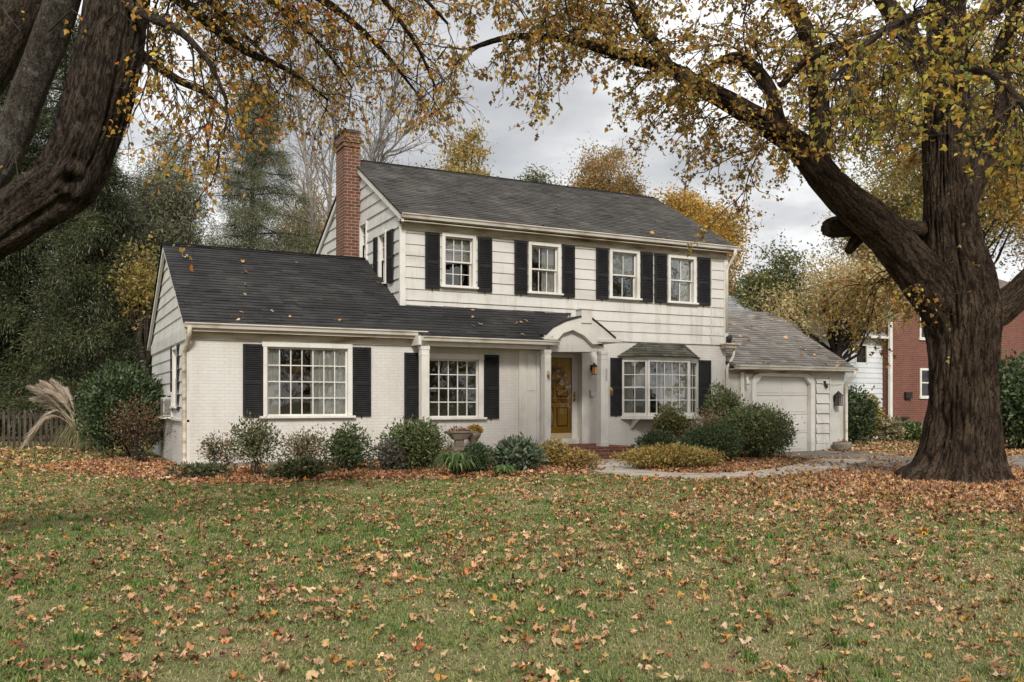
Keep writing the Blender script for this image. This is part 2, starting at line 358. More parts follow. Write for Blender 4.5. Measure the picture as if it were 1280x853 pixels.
# ---- limbs
def catmull(pts, rad, step):
    P = [np.array(p, float) for p in pts]; out = []; rr = []
    for i in range(len(P) - 1):
        p0 = P[max(i - 1, 0)]; p1 = P[i]; p2 = P[i + 1]; p3 = P[min(i + 2, len(P) - 1)]
        m = max(2, int(np.linalg.norm(p2 - p1) / step))
        for k in range(m):
            t = k / m
            out.append(.5 * ((2 * p1) + (-p0 + p2) * t + (2 * p0 - 5 * p1 + 4 * p2 - p3) * t * t + (-p0 + 3 * p1 - 3 * p2 + p3) * t ** 3))
            rr.append(rad[i] * (1 - t) + rad[i + 1] * t)
    out.append(P[-1]); rr.append(rad[-1])
    return np.array(out), np.array(rr)
def bark_tube(name, pts, rad, mat, parent, sides=48, step=.06, disp=.12, flare=None, seed=0, freq=3.0, knots=()):
    """a solid limb with real furrows; UV in metres."""
    C, r = catmull(pts, rad, step)
    n = len(C); vs = np.zeros((n, sides, 3)); uvs = np.zeros((n, sides + 1, 2))
    tang = np.gradient(C, axis=0); tang /= np.linalg.norm(tang, axis=1, keepdims=True)
    up = np.array(Vector(tang[0]).orthogonal().normalized()); s = 0
    rm = float(np.mean(r))
    for i in range(n):
        up = up - tang[i] * up.dot(tang[i]); up /= np.linalg.norm(up); w = np.cross(tang[i], up)
        if i: s += np.linalg.norm(C[i] - C[i - 1])
        for k in range(sides):
            a = 2 * math.pi * k / sides; ca, sa = math.cos(a), math.sin(a)
            q = (ca * freq * rm * 3 + seed * 7.1, sa * freq * rm * 3, s * .55)
            fur = 1 - abs(mnoise.noise((ca * rm * 21 + seed * 7.1, sa * rm * 21, s * 1.5 + mnoise.noise((ca * 3, sa * 3, s * 2)) * .4))) * 2.2
            big = mnoise.noise((ca * 1.2 + seed, sa * 1.2, s * .9))
            rr_ = r[i] * (1 + big * .10) + disp * rm * (fur - .5) * .55
            if flare:
                h = C[i][2]; e = math.exp(-max(h, 0) / flare[0])
                rr_ *= 1 + e * (flare[1] * (0.5 + 0.5 * math.cos(5 * a + seed)) + flare[2] * mnoise.noise((ca * 2 + 3, sa * 2, 0)))
            p = C[i] + (up * ca + w * sa) * rr_
            for (kp, kr, kh) in knots:
                dd = np.linalg.norm(p - np.array(kp)) / kr
                if dd < 1: p = p + (up * ca + w * sa) * kh * (math.cos(dd * math.pi * 2.2) * (1 - dd))
            vs[i, k] = p
        uvs[i, :, 0] = np.arange(sides + 1) / sides * 2 * math.pi * rm; uvs[i, :, 1] = s
    V = vs.reshape(-1, 3); faces = []; uvl = []
    for i in range(n - 1):
        for k in range(sides):
            k2 = (k + 1) % sides
            faces.append((i * sides + k, i * sides + k2, (i + 1) * sides + k2, (i + 1) * sides + k))
            uvl += [uvs[i, k], uvs[i, k + 1], uvs[i + 1, k + 1], uvs[i + 1, k]]
    o = bulkmesh(name, V, np.array(faces), None, mat, parent, smooth=True, k=4)
    me = o.data
    bm = bmesh.new(); bm.from_mesh(me); bm.verts.ensure_lookup_table()
    bm.faces.new([bm.verts[(n - 1) * sides + k] for k in range(sides)]); bm.faces.new([bm.verts[k] for k in range(sides)][::-1]); bm.to_mesh(me); bm.free()
    u = me.uv_layers.new(name='UVMap'); arr = np.zeros((len(me.loops), 2), np.float32); arr[:len(uvl)] = np.array(uvl); u.data.foreach_set('uv', arr.ravel())
    return C, r
class Twigs:
    """many thin tapered tubes gathered into one mesh, with leaf anchor points."""
    def __init__(s, seed): s.V = []; s.Fc = []; s.n = 0; s.leafp = []; s.leafd = []; s.r = np.random.RandomState(seed)
    def tube(s, P, r0, r1, sides=5):
        P = np.asarray(P); n = len(P)
        t = np.gradient(P, axis=0); t /= np.linalg.norm(t, axis=1, keepdims=True) + 1e-9
        ref = np.array([.3, .2, .93]) if abs(t[0][2]) < .9 else np.array([1., 0, 0])
        u = np.cross(t, ref); u /= np.linalg.norm(u, axis=1, keepdims=True) + 1e-9; w = np.cross(t, u)
        a = np.arange(sides) * 2 * math.pi / sides
        rr = np.linspace(r0, r1, n)[:, None, None]
        V = P[:, None, :] + rr * (u[:, None, :] * np.cos(a)[None, :, None] + w[:, None, :] * np.sin(a)[None, :, None])
        i = np.arange(n - 1)[:, None] * sides; k = np.arange(sides)[None, :]; k2 = (k + 1) % sides
        q = np.stack([i + k, i + k2, i + sides + k2, i + sides + k], -1).reshape(-1, 4) + s.n
        s.V.append(V.reshape(-1, 3)); s.Fc.append(q); s.n += n * sides
    def path(s, p, d, length, nseg, droop=.1, wig=.25):
        P = [np.array(p, float)]; d = np.array(d, float); d /= np.linalg.norm(d)
        for _ in range(nseg):
            d = d + s.r.normal(0, wig, 3) + np.array([0, 0, -droop]); d /= np.linalg.norm(d)
            P.append(P[-1] + d * length / nseg)
        return np.array(P)
    def grow(s, P, r0, levels, i=0, start=.15):
        """levels: list of dict(step, len, ang, droop, r, wig, seg, leaf)"""
        lv = levels[i]
        seg = np.linalg.norm(np.diff(P, axis=0), axis=1); tot = seg.sum(); cs = np.concatenate([[0], np.cumsum(seg)])
        m = max(1, int(tot * (1 - start) / lv['step'] + s.r.rand()))
        for k in range(m):
            q = tot * (start + (1 - start) * (k + s.r.rand()) / m)
            j = min(np.searchsorted(cs, q) - 1, len(P) - 2); j = max(j, 0)
            f = (q - cs[j]) / (seg[j] + 1e-9); p = P[j] * (1 - f) + P[j + 1] * f
            t = (P[j + 1] - P[j]) / (seg[j] + 1e-9)
            rd = s.r.normal(size=3); rd -= t * rd.dot(t); rd /= np.linalg.norm(rd) + 1e-9
            a = lv['ang'] * s.r.uniform(.6, 1.3)
            d = t * math.cos(a) + rd * math.sin(a) + np.array(lv.get('bias', (0, 0, 0)))
            ln = lv['len'] * s.r.uniform(.55, 1.35) * (1 - .45 * q / tot if i == 0 else 1)
            C = s.path(p, d, ln, lv['seg'], lv['droop'], lv['wig'])
            s.tube(C, lv['r'], lv['r'] * .35, lv.get('sides', 4))
            if lv.get('leaf'):
                nl = max(1, int(ln / lv['leaf'] * s.r.uniform(.6, 1.3)))
                for x in range(nl):
                    g = s.r.uniform(.25, 1.0) * (len(C) - 1); j2 = min(int(g), len(C) - 2)
                    s.leafp.append(C[j2] + (C[j2 + 1] - C[j2]) * (g - j2)); s.leafd.append(C[j2 + 1] - C[j2])
            if i + 1 < len(levels): s.grow(C, lv['r'], levels, i + 1, .12)
    def build_wood(s, name, mat, parent):
        return bulkmesh(name, np.concatenate(s.V), np.concatenate(s.Fc), None, mat, parent, smooth=True, k=4)
    def build_leaves(s, name, mat, parent, size, pal, tmpl=STAR, hang=.6, keep=1.0, jit=.2, clump=1):
        p = np.array(s.leafp); d = unit(np.array(s.leafd))
        if keep < 1:
            kk = s.r.rand(len(p)) < keep; p = p[kk]; d = d[kk]
        if clump > 1:
            p = np.repeat(p, clump, 0); d = np.repeat(d, clump, 0); p = p + s.r.normal(0, size * .55, p.shape) * (np.arange(len(p)) % clump > 0)[:, None]
        n = len(p)
        ax = d * .5 + s.r.normal(0, .7, (n, 3)) + np.array([0, 0, -hang])
        sz = size * s.r.uniform(.55, 1.25, n)
        p = p + s.r.normal(0, .02, p.shape)
        V, T, C = leaves_np(p, sz, palette(n, pal, s.r, jit), tmpl, ax, None, .5, s.r, .13)
        return bulkmesh(name, V, T, C, mat, parent)

# ================================================================ THE SETTING
def sstep(a, b, x):
    t = np.clip((np.asarray(x, float) - a) / (b - a), 0, 1); return t * t * (3 - 2 * t)
def gz(x, y):
    x = np.asarray(x, float); y = np.asarray(y, float)
    z = -.12 * sstep(15.2, 17.0, x) * sstep(14.5, 17.5, y)
    z = z + .02 * np.sin(x * .55 + 1.3) * np.cos(y * .48) * sstep(0, 3, 14 - y)
    return z
def poly_in(poly, x, y):
    x = np.asarray(x); y = np.asarray(y); r = np.zeros(x.shape, bool); n = len(poly)
    for i in range(n):
        x0, y0 = poly[i]; x1, y1 = poly[(i + 1) % n]
        c = ((y0 > y) != (y1 > y)) & (x < (x1 - x0) * (y - y0) / (y1 - y0 + 1e-12) + x0)
        r ^= c
    return r
xs = np.concatenate([[-500, -150, -60], np.arange(-24, 56.1, 1.0), [80, 160, 500]])
ys = np.concatenate([[-500, -150, -60], np.arange(-12, 60.1, 1.0), [90, 170, 500]])
gx, gy = np.meshgrid(xs, ys)
gv = np.stack([gx, gy, gz(gx, gy)], -1).reshape(-1, 3)
nx = len(xs); ii = (np.arange(len(ys) - 1)[:, None] * nx + np.arange(nx - 1)[None, :]).reshape(-1, 1)
gf = np.concatenate([ii, ii + 1, ii + nx + 1, ii + nx], 1)
LAWN = noisy('lawn_soil', [(0.3, (.09, .11, .036)), (0.5, (.15, .15, .064)), (0.72, (.22, .18, .095))], scale=1.1, rough=.95, bump=.5, bscale=45, detail=9)
lawn = bulkmesh('lawn', gv, gf, None, LAWN, None, k=4, smooth=True)
tag(lawn, 'mown autumn lawn spreading in front of the white house', 'lawn', kind='structure')

def strip_mesh(name, poly, h, mat, lift):
    """flat sheet over a polygon, fan-triangulated by bmesh."""
    bm = bmesh.new()
    vs = [bm.verts.new((x, y, float(gz(x, y)) + lift)) for x, y in poly]
    bm.faces.new(vs); bmesh.ops.triangulate(bm, faces=bm.faces)
    me = bpy.data.meshes.new(name); bm.to_mesh(me); bm.free()
    return link(name, me, mat)
def smooth_poly(pts, step=.2):
    C, _ = catmull([(p[0], p[1], 0) for p in pts], [0] * len(pts), step); return [(c[0], c[1]) for c in C]
path_c = smooth_poly([(11.35, 17.5), (10.45, 15.9), (9.78, 14.4), (9.95, 13.2), (11.1, 12.55), (12.8, 12.9), (14.6, 13.9), (16.6, 15.2)])
pc = np.array(path_c)
tn = np.gradient(pc, axis=0); tn /= np.linalg.norm(tn, axis=1, keepdims=True); pn = np.stack([-tn[:, 1], tn[:, 0]], 1)
PW = .54
PATH = [tuple(p) for p in pc + pn * PW] + [tuple(p) for p in (pc - pn * PW)[::-1]]
m = MB(); k = len(pc)
for s_ in (1, -1):
    for p, q in zip(pc, pn): m.v.append((p[0] + q[0] * PW * s_, p[1] + q[1] * PW * s_, float(gz(*(p + q * PW * s_))) + .035))
for s_ in (1, -1):
    for p, q in zip(pc, pn): m.v.append((p[0] + q[0] * PW * s_, p[1] + q[1] * PW * s_, -.2))
for i in range(k - 1):
    m.f += [(i, i + 1, k + i + 1, k + i), (2 * k + i, 2 * k + i + 1, i + 1, i), (k + i, k + i + 1, 3 * k + i + 1, 3 * k + i)]
tag(m.build('path', CONC), 'pale concrete front path curving from step to driveway', 'path', kind='structure')
DRIVE = [(13.2, 12.2), (14.5, 13.6), (16.0, 15.6), (17.05, 17.6), (17.05, 19.7), (21.4, 19.7), (21.6, 16), (22.4, 11), (23.5, 3), (24.5, -12), (19.0, -12), (18.2, 2), (17.4, 7.5), (15.4, 10.8)]
m = MB()
dx = np.arange(13, 25, .5)
bm = bmesh.new()
vs = [bm.verts.new((x, y, 0)) for x, y in DRIVE]; bm.faces.new(vs)
bmesh.ops.triangulate(bm, faces=bm.faces)
for _ in range(4): bmesh.ops.subdivide_edges(bm, edges=[e for e in bm.edges if e.calc_length() > 1.0], cuts=1); bmesh.ops.triangulate(bm, faces=[f for f in bm.faces if len(f.verts) > 3])
for v in bm.verts: v.co.z = float(gz(v.co.x, v.co.y)) + .012
me = bpy.data.meshes.new('driveway'); bm.to_mesh(me); bm.free()
for p in me.polygons:
    if p.normal.z < 0: p.flip()
tag(link('driveway', me, ASPH), 'worn grey asphalt driveway running to the garage door', 'driveway', kind='structure')

# ================================================================ THE HOUSE
XL, XC, XWR, XR, XG = 2.45, 7.27, 10.43, 16.97, 21.63
YW, YM, YWB, YMB = 18.78, 19.81, 25.92, 27.05
house = thing('house', 'white two-storey colonial house with black shutters and attached garage', 'house', (9.7, 19.8, 0))
def holes_wall(name, mat, T, a0, a1, z0, z1, holes, thick=.15, zf=None, parent=house):
    """vertical wall plate with rectangular holes (a0,a1,z0,z1)."""
    m = MB(T)
    As = sorted({a0, a1, *[h[0] for h in holes], *[h[1] for h in holes]}); Zs = sorted({z0, z1, *[h[2] for h in holes], *[h[3] for h in holes]})
    for i in range(len(As) - 1):
        for j in range(len(Zs) - 1):
            ca, cz = (As[i] + As[i + 1]) / 2, (Zs[j] + Zs[j + 1]) / 2
            if any(h[0] < ca < h[1] and h[2] < cz < h[3] for h in holes): continue
            for d in (0, -thick):
                m.quad((As[i], d, Zs[j]), (As[i + 1], d, Zs[j]), (As[i + 1], d, Zs[j + 1]), (As[i], d, Zs[j + 1]))
    for h in holes:
        for (p, q) in (((h[0], h[2]), (h[1], h[2])), ((h[1], h[2]), (h[1], h[3])), ((h[1], h[3]), (h[0], h[3])), ((h[0], h[3]), (h[0], h[2]))):
            m.quad((p[0], 0, p[1]), (q[0], 0, q[1]), (q[0], -thick, q[1]), (p[0], -thick, p[1]))
    return m.build(name, mat, parent, fix=False)
def siding(name, mat, T, z0, z1, fn, holes=(), exp=.26, parent=house, lip=.024, base=.012):
    """lapped boards; fn(z)->(a0,a1); each board leans out towards its lower edge."""
    m = MB(T); z = z0; rr = random.Random(hash(name) % 1000 + int(z0 * 10))
    while z < z1 - 1e-4:
        e = min(z + exp, z1)
        cuts = sorted({z, e, *[h for q in holes for h in (q[2], q[3]) if z < h < e]})
        jl = rr.uniform(-.004, .005)
        for i in range(len(cuts) - 1):
            c0, c1 = cuts[i], cuts[i + 1]
            o = lambda zz: base + (lip + jl) * (1 - (zz - z) / exp)
            A0, B0 = fn(c0 + 1e-5); A1, B1 = fn(c1 - 1e-5)
            if B0 - A0 < .01: continue
            ivs = [(0.0, 1.0)]
            blocks = sorted([(h[0], h[1]) for h in holes if h[2] < (c0 + c1) / 2 < h[3]])
            segs = []; a = None
            cur0, cur1 = A0, A1
            for (h0, h1) in blocks:
                if h1 <= min(A0, A1) or h0 >= max(B0, B1): continue
                if h0 > min(cur0, cur1): segs.append((cur0, h0, cur1, h0))
                cur0 = cur1 = h1
            segs.append((cur0, B0, cur1, B1))
            for (p0, q0, p1, q1) in segs:
                if q0 - p0 < .005 and q1 - p1 < .005: continue
                m.quad((p0, o(c0), c0), (q0, o(c0), c0), (q1, o(c1), c1), (p1, o(c1), c1))
                if i == 0: m.quad((p0, 0, c0 - .001), (q0, 0, c0 - .001), (q0, o(c0), c0), (p0, o(c0), c0))
        z = e
    return m.build(name, mat, parent, fix=False)
def shingles(name, mat, P0, P1, xf, parent, exp=.145, tab=.33, seed=1, lift=.011, axis='x', var=.15):
    """courses of shingle tabs from eave P0=(y,z) to ridge P1=(y,z); xf(t)->(x0,x1) range along the course."""
    m = MB(); m.c = []; rr = random.Random(seed)
    P0 = np.array(P0, float); P1 = np.array(P1, float); Ln = np.linalg.norm(P1 - P0); u = (P1 - P0) / Ln; nrm = np.array([-u[1], u[0]])
    if nrm[1] < 0: nrm = -nrm
    rows = max(1, int(round(Ln / exp)))
    fn = (lambda x, q: (x, q[0], q[1])) if axis == 'x' else (lambda x, q: (q[0], x, q[1]))
    for r_ in range(rows):
        s0, s1 = Ln * r_ / rows, Ln * (r_ + 1) / rows
        x0a, x1a = xf(s0 / Ln); x0b, x1b = xf(s1 / Ln)
        x = min(x0a, x0b) - rr.random() * tab
        while x < max(x1a, x1b):
            w = tab * rr.uniform(.8, 1.2); e = x + w
            a0, b0 = max(x, x0a), min(e, x1a); a1, b1 = max(x, x0b), min(e, x1b)
            if b0 - a0 > .01 or b1 - a1 > .01:
                b0 = max(a0, b0); b1 = max(a1, b1)
                h0 = lift + rr.random() * .011; j = rr.uniform(-.008, .008) if r_ else 0
                q0 = P0 + u * (s0 + j) + nrm * h0; q1 = P0 + u * (s1 + .006) + nrm * .001; qb = P0 + u * (s0 + j) - nrm * .002
                m.add([fn(a0, q0), fn(b0, q0), fn(b1, q1), fn(a1, q1), fn(a0, qb), fn(b0, qb)], [(0, 1, 2, 3), (4, 5, 1, 0)])
                g = 1 + rr.gauss(0, var); m.c += [(g, g, g)] * 6
            x = e
    return m.build(name, mat, parent, fix=False)

# ---- window openings, front of the house: glass extents (a0,a1,z0,z1)
def PR(p0, p1, Y):
    a = onY(*p0, Y); b = onY(*p1, Y); return a.x, b.x, b.z, a.z
BIG = (4.00, 5.64, 1.10, 2.46)
POR = (7.58, 8.74, 1.04, 2.29)
UP = [(8.40, 9.05, 4.17, 5.27), (10.74, 11.43, 4.15, 5.25), (13.15, 13.86, 4.15, 5.27), (15.04, 15.76, 4.13, 5.25)]
def grow_(h, g): return (h[0] - g, h[1] + g, h[2] - g, h[3] + g)

def window(T, g, cols, rows, hung=False, curtains=(), storm=True, trim=.10, sillw=.05, cornice=False, name='window', pr=.045):
    """casing as the part; sash, pane, sill and curtain as its pieces. T maps (a, outward, z)."""
    a0, a1, z0, z1 = g
    m = MB(T); o = .035
    A0, A1, Z0, Z1 = a0 - o, a1 + o, z0 - o, z1 + o
    m.box(A0 - trim, A0, -.02, pr, Z0, Z1); m.box(A1, A1 + trim, -.02, pr, Z0, Z1)
    m.box(A0 - trim, A1 + trim, -.02, pr + .004, Z1, Z1 + trim)
    if cornice: m.box(A0 - trim - .02, A1 + trim + .02, -.02, pr + .03, Z1 + trim, Z1 + trim + .035)
    c = m.build(name, TRIM, house, bevel=.006)
    s = MB(T); s.box(A0 - trim - sillw, A1 + trim + sillw, -.03, pr + .05, Z0 - .05, Z0 - .002)
    s.build('sill', TRIM, c, bevel=.006)
    sa = MB(T); d0, d1 = -.075, -.035
    def frame(b0, b1, c0, c1, dd, w=.04):
        sa.box(b0 - w + .003, b0, d0 + dd, d1 + dd, c0 - w + .003, c1 + w - .003); sa.box(b1, b1 + w - .003, d0 + dd, d1 + dd, c0 - w + .003, c1 + w - .003)
        sa.box(b0, b1, d0 + dd, d1 + dd, c0 - w + .003, c0); sa.box(b0, b1, d0 + dd, d1 + dd, c1, c1 + w - .003)
    def bars(b0, b1, c0, c1, nc, nr, dd, w=.011):
        for i in range(1, nc):
            x = b0 + (b1 - b0) * i / nc; sa.box(x - w, x + w, d0 + dd + .008, d1 + dd - .004, c0, c1)
        for j in range(1, nr):
            z = c0 + (c1 - c0) * j / nr; sa.box(b0, b1, d0 + dd + .009, d1 + dd - .005, z - w, z + w)
    pm = MB(T)
    def pane(b0, b1, c0, c1, d): pm.box(b0, b1, d - .003, d, c0, c1)
    if hung:
        zm = (z0 + z1) / 2
        frame(a0, a1, zm + .02, z1, .02, .037); frame(a0, a1, z0, zm - .02, -.022, .037)
        bars(a0, a1, zm + .02, z1, cols, rows, .02, .009); bars(a0, a1, z0, zm - .02, cols, rows, -.022, .009)
        pane(a0, a1, zm + .02, z1, -.04); pane(a0, a1, z0, zm - .02, -.082)
    else:
        frame(a0, a1, z0, z1, 0); bars(a0, a1, z0, z1, cols, rows, 0); pane(a0, a1, z0, z1, -.06)
    sa.build('sash', TRIM, c); pm.build('pane', GLASS, c)
    for (f0, f1, amp) in curtains:
        cm = MB(T); w = a1 - a0; n = 48
        x0, x1 = a0 + w * f0, a0 + w * f1
        vs = []; fs = []
        for i in range(n + 1):
            x = x0 + (x1 - x0) * i / n
            d = -.125 + amp * .8 * math.sin(i * .93) + amp * .5 * math.sin(i * 2.3 + 1)
            vs += [(x, d, z0 - .12), (x + .01 * math.sin(i), d * .96, z1 + .1)]
        for i in range(n): fs.append((2 * i, 2 * i + 2, 2 * i + 3, 2 * i + 1))
        cm.add(vs, fs)
        cm.build('curtain', CURT, c, smooth=True, fix=False)
    return c
def shutter(T, a0, a1, z0, z1):
    m = MB(T); w = .05; d = .045; b = .012
    m.box(a0, a0 + w, b, d, z0, z1); m.box(a1 - w, a1, b, d, z0, z1)
    zm = z0 + (z1 - z0) * .47
    for (p, q) in ((z0, z0 + .07), (zm - .035, zm + .035), (z1 - .06, z1)): m.box(a0 + w, a1 - w, b, d - .002, p, q)
    for (p, q) in ((z0 + .07, zm - .035), (zm + .035, z1 - .06)):
        n = int((q - p) / .042)
        for i in range(n):
            z = p + (q - p) * (i + .5) / n; h = (q - p) / n * .55
            m.add([(a0 + w, b, z + h), (a1 - w, b, z + h), (a1 - w, d - .004, z - h + .006), (a0 + w, d - .004, z - h + .006),
                   (a0 + w, b, z + h - .008), (a1 - w, b, z + h - .008), (a1 - w, d - .004, z - h - .002), (a0 + w, d - .004, z - h - .002)],
                  [(0, 1, 2, 3), (4, 5, 6, 7), (3, 2, 6, 7), (0, 1, 5, 4)])
    m.box(a0 + .02, a1 - .02, .002, b, z0 + .02, z1 - .02)
    ac = (a0 + a1) / 2
    m.box(ac - .008, ac + .008, .01, .03, z0 - .05, z0)
    return m.build('shutter', BLACK, house)

# ---- walls
FW, FM = front(YW), front(YM)
hb = grow_(BIG, .036); hp = grow_(POR, .036)
holes_wall('brick_wall', BRICKW, FW, XL, XWR, .12, 2.90, [hb, hp])
m = MB(FW); m.box(XL - .02, XWR, -.14, .035, -.2, .122); m.build('foundation', STONE, house)
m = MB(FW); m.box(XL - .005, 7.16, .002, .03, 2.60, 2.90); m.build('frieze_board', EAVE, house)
# left end wall of the wing: brick below, boards above
SL = side(XL)
zW = lambda y: 2.92 + .565 * (y - 18.55) if y < 22.35 else 2.92 + .565 * (22.35 - 18.55) - .565 * (y - 22.35)
m = MB(SL)
holes_wall('brick_wall', BRICKW, SL, YW, YWB, -.1, .97, [], zf=None)
SWIN = (20.62, 21.14, 1.30, 2.46)
def gable_wing(z):
    if z < 2.85: return (YW, YWB)
    dz = z - 2.92; y0 = 18.55 + (z - 2.92 + .02) / .565; return (max(YW, y0), min(YWB, 2 * 22.35 - y0))
siding('siding_wall', SIDING, SL, .98, 5.02, gable_wing, [grow_(SWIN, .036), (21.3, 22.2, 1.0, 1.56)], exp=.27)
m = MB(SL); m.add([(YW, -.02, .9), (YWB, -.02, .9), (YWB, -.02, 2.85), (22.35, -.02, 5.03), (YW, -.02, 2.85)], [(0, 1, 2, 3, 4)]); 
m = MB(SL); m.box(YW - .0, YW + .22, .0, .05, .0, 2.9); m.build('corner_board', SIDING, house)
m = MB(SL); m.box(YW, YWB, .0, .06, .955, 1.0); m.box(YW + .22, YWB, 0, .052, 2.62, 2.86); m.build('trim_band', SIDING, house)
holes_wall('brick_wall', SIDING, lambda a, d, z: (a, YWB + d, z), XL, XC, -.1, 2.9, [])      # back of the wing
window(SL, SWIN, 1, 1, hung=True, trim=.07)
shutter(SL, SWIN[0] - .48, SWIN[0] - .13, 1.18, 2.58); shutter(SL, SWIN[1] + .13, SWIN[1] + .48, 1.18, 2.58)

# ---- front windows
window(FW, BIG, 7, 4, curtains=((-.02, .17, .03), (.55, 1.03, .035)), sillw=.06)
window(FW, POR, 5, 4, sillw=.06, trim=.13)
# wide plank lamp shade and table seen inside
for (a, b) in ((3.48, 3.885), (5.775, 6.19)): shutter(FW, a, b, 1.05, 2.54)
for (a, b) in ((6.96, 7.345), (8.895, 9.295)): shutter(FW, a, b, .97, 2.45)

# ---- recessed doorway and main first floor
bayh = (13.80, 15.76, 1.03, 2.50)
holes_wall('brick_wall', BRICKW, FM, XWR, XR, 0, 2.97, [(11.0, 12.19, .26, 2.63), bayh])
m = MB(FM); m.box(XR - .004, XR + .0, 0, .0, 0, 2.9)
holes_wall('brick_wall', SIDING, lambda a, d, z: (XR + d, a, z), YM, YMB, -.2, 5.6, [])
holes_wall('brick_wall', SIDING, lambda a, d, z: (a, YMB + d, z), XC, XR, -.1, 5.6, [])
holes_wall('return_wall', BRICKW, lambda a, d, z: (XWR + d, a, z), YW, YM, .0, 2.9, [])
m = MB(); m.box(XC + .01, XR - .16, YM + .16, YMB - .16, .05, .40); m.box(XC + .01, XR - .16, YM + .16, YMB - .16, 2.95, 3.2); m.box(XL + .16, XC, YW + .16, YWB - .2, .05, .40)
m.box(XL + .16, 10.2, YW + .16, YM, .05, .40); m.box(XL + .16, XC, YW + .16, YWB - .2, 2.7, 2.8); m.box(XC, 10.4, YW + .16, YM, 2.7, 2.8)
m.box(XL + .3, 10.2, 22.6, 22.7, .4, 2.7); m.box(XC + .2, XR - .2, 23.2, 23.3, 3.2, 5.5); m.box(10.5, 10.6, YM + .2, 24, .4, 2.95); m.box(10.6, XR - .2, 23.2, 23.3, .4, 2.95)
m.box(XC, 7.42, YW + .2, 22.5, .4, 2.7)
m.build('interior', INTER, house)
# white panel work left of the door
m = MB(FW); m.box(9.82, 9.99, .0, .05, .28, 2.58); m.box(10.30, 10.43, .0, .05, .28, 2.58); m.box(9.99, 10.30, .001, .02, .28, 2.58)
m.box(10.05, 10.24, .02, .035, 1.62, 2.50); m.box(10.05, 10.24, .02, .035, .45, 1.52)
m.build('pilaster_panel', TRIM, house, bevel=.008)
m = MB(FM); m.box(12.19, 12.42, .001, .045, .28, 2.66); m.box(12.185, 12.20, -.22, .0, .28, 2.63); m.box(10.95, 12.42, .002, .05, 2.63, 2.75); m.build('pilaster_panel', TRIM, house, bevel=.006)
dY = YM + .2; FD = front(dY)
m = MB(FD); m.box(10.95, 11.10, -.03, .02, .30, 2.62); m.box(12.03, 12.185, -.03, .02, .30, 2.62); m.box(11.10, 12.03, -.03, .02, 2.50, 2.62); m.box(10.95, 12.19, -.03, .10, .27, .42); m.box(11.0, 12.19, -.03, .0, 2.61, 2.66)
dfr = m.build('door_frame', TRIM, house, bevel=.006)
m = MB(FD); m.box(11.10, 12.03, -.02, .0, .43, .56)
m.build('kick_plate', noisy('kick_plate_tan', [(0.3, (.42, .31, .17)), (0.7, (.52, .40, .24))], scale=3, rough=.5), dfr)
m = MB(FD); m.box(11.08, 12.05, -.12, -.07, .57, 2.49); 
for (a, b, c, d) in ((11.18, 11.52, .72, 1.22), (11.61, 11.95, .72, 1.22), (11.18, 11.95, 1.34, 1.42), (11.18, 11.52, 1.48, 1.72), (11.61, 11.95, 1.48, 1.72)):
    m.box(a + .03, b - .03, -.069, -.055, c + .03, d - .03)
door = m.build('door', DOORW, house, bevel=.006)
m = MB(FD)
for (a, b, c, d) in ((11.18, 11.52, .72, 1.22), (11.61, 11.95, .72, 1.22), (11.18, 11.95, 1.34, 1.42), (11.18, 11.52, 1.48, 1.72), (11.61, 11.95, 1.48, 1.72)):
    for q in ((a, b, c, c + .028), (a, b, d - .028, d), (a, a + .028, c + .028, d - .028), (b - .028, b, c + .028, d - .028)): m.box(q[0], q[1], -.0695, -.066, q[2], q[3])
m.build('groove', DOORG, door)
m = MB(FD); m.box(11.10, 12.03, -.02, -.016, .58, 2.50); m.build('storm_glass', GLASS, door)
m = MB(FD); m.box(12.06, 12.11, .02, .032, 1.36, 1.56); m.tube([(12.085, .03, 1.54), (12.085, .075, 1.52), (12.085, .08, 1.42), (12.085, .03, 1.39)], .012, 8); m.lathe((12.085, .05, 1.60), [(.018, -.02), (.024, 0), (.015, .02)], 10)
m.build('handle', BRASS, door, smooth=True)
# wall lamp and letter box
m = MB(FM); lx, lz = 12.52, 2.2
m.box(lx - .05, lx + .05, .0, .03, lz - .02, lz + .12); m.tube([(lx, .03, lz + .10), (lx, .10, lz + .17), (lx, .14, lz + .14)], .012, 6)
m.add([(lx - .075, .065, lz + .06), (lx + .075, .065, lz + .06), (lx + .075, .215, lz + .06), (lx - .075, .215, lz + .06), (lx, .14, lz + .15)], [(0, 1, 4), (1, 2, 4), (2, 3, 4), (3, 0, 4), (0, 1, 2, 3)])
for (sx, sy) in ((-1, 0), (1, 0), (-1, 1), (1, 1)): m.box(lx + sx * .055 - .006, lx + sx * .055 + .006, .085 + sy * .11 - .006, .085 + sy * .11 + .006, lz - .12, lz + .06)
m.box(lx - .06, lx + .06, .08, .2, lz - .135, lz - .12)
lamp = m.build('wall_lamp', DARKM, house)
m = MB(FM); m.box(lx - .045, lx + .045, .095, .185, lz - .118, lz + .058); m.build('lamp_glass', BULB, lamp)
m = MB(FM); m.box(12.44, 12.58, .0, .06, 1.50, 1.68); m.box(12.43, 12.59, 0, .07, 1.66, 1.69); m.build('letter_box', TRIM, house, bevel=.006)

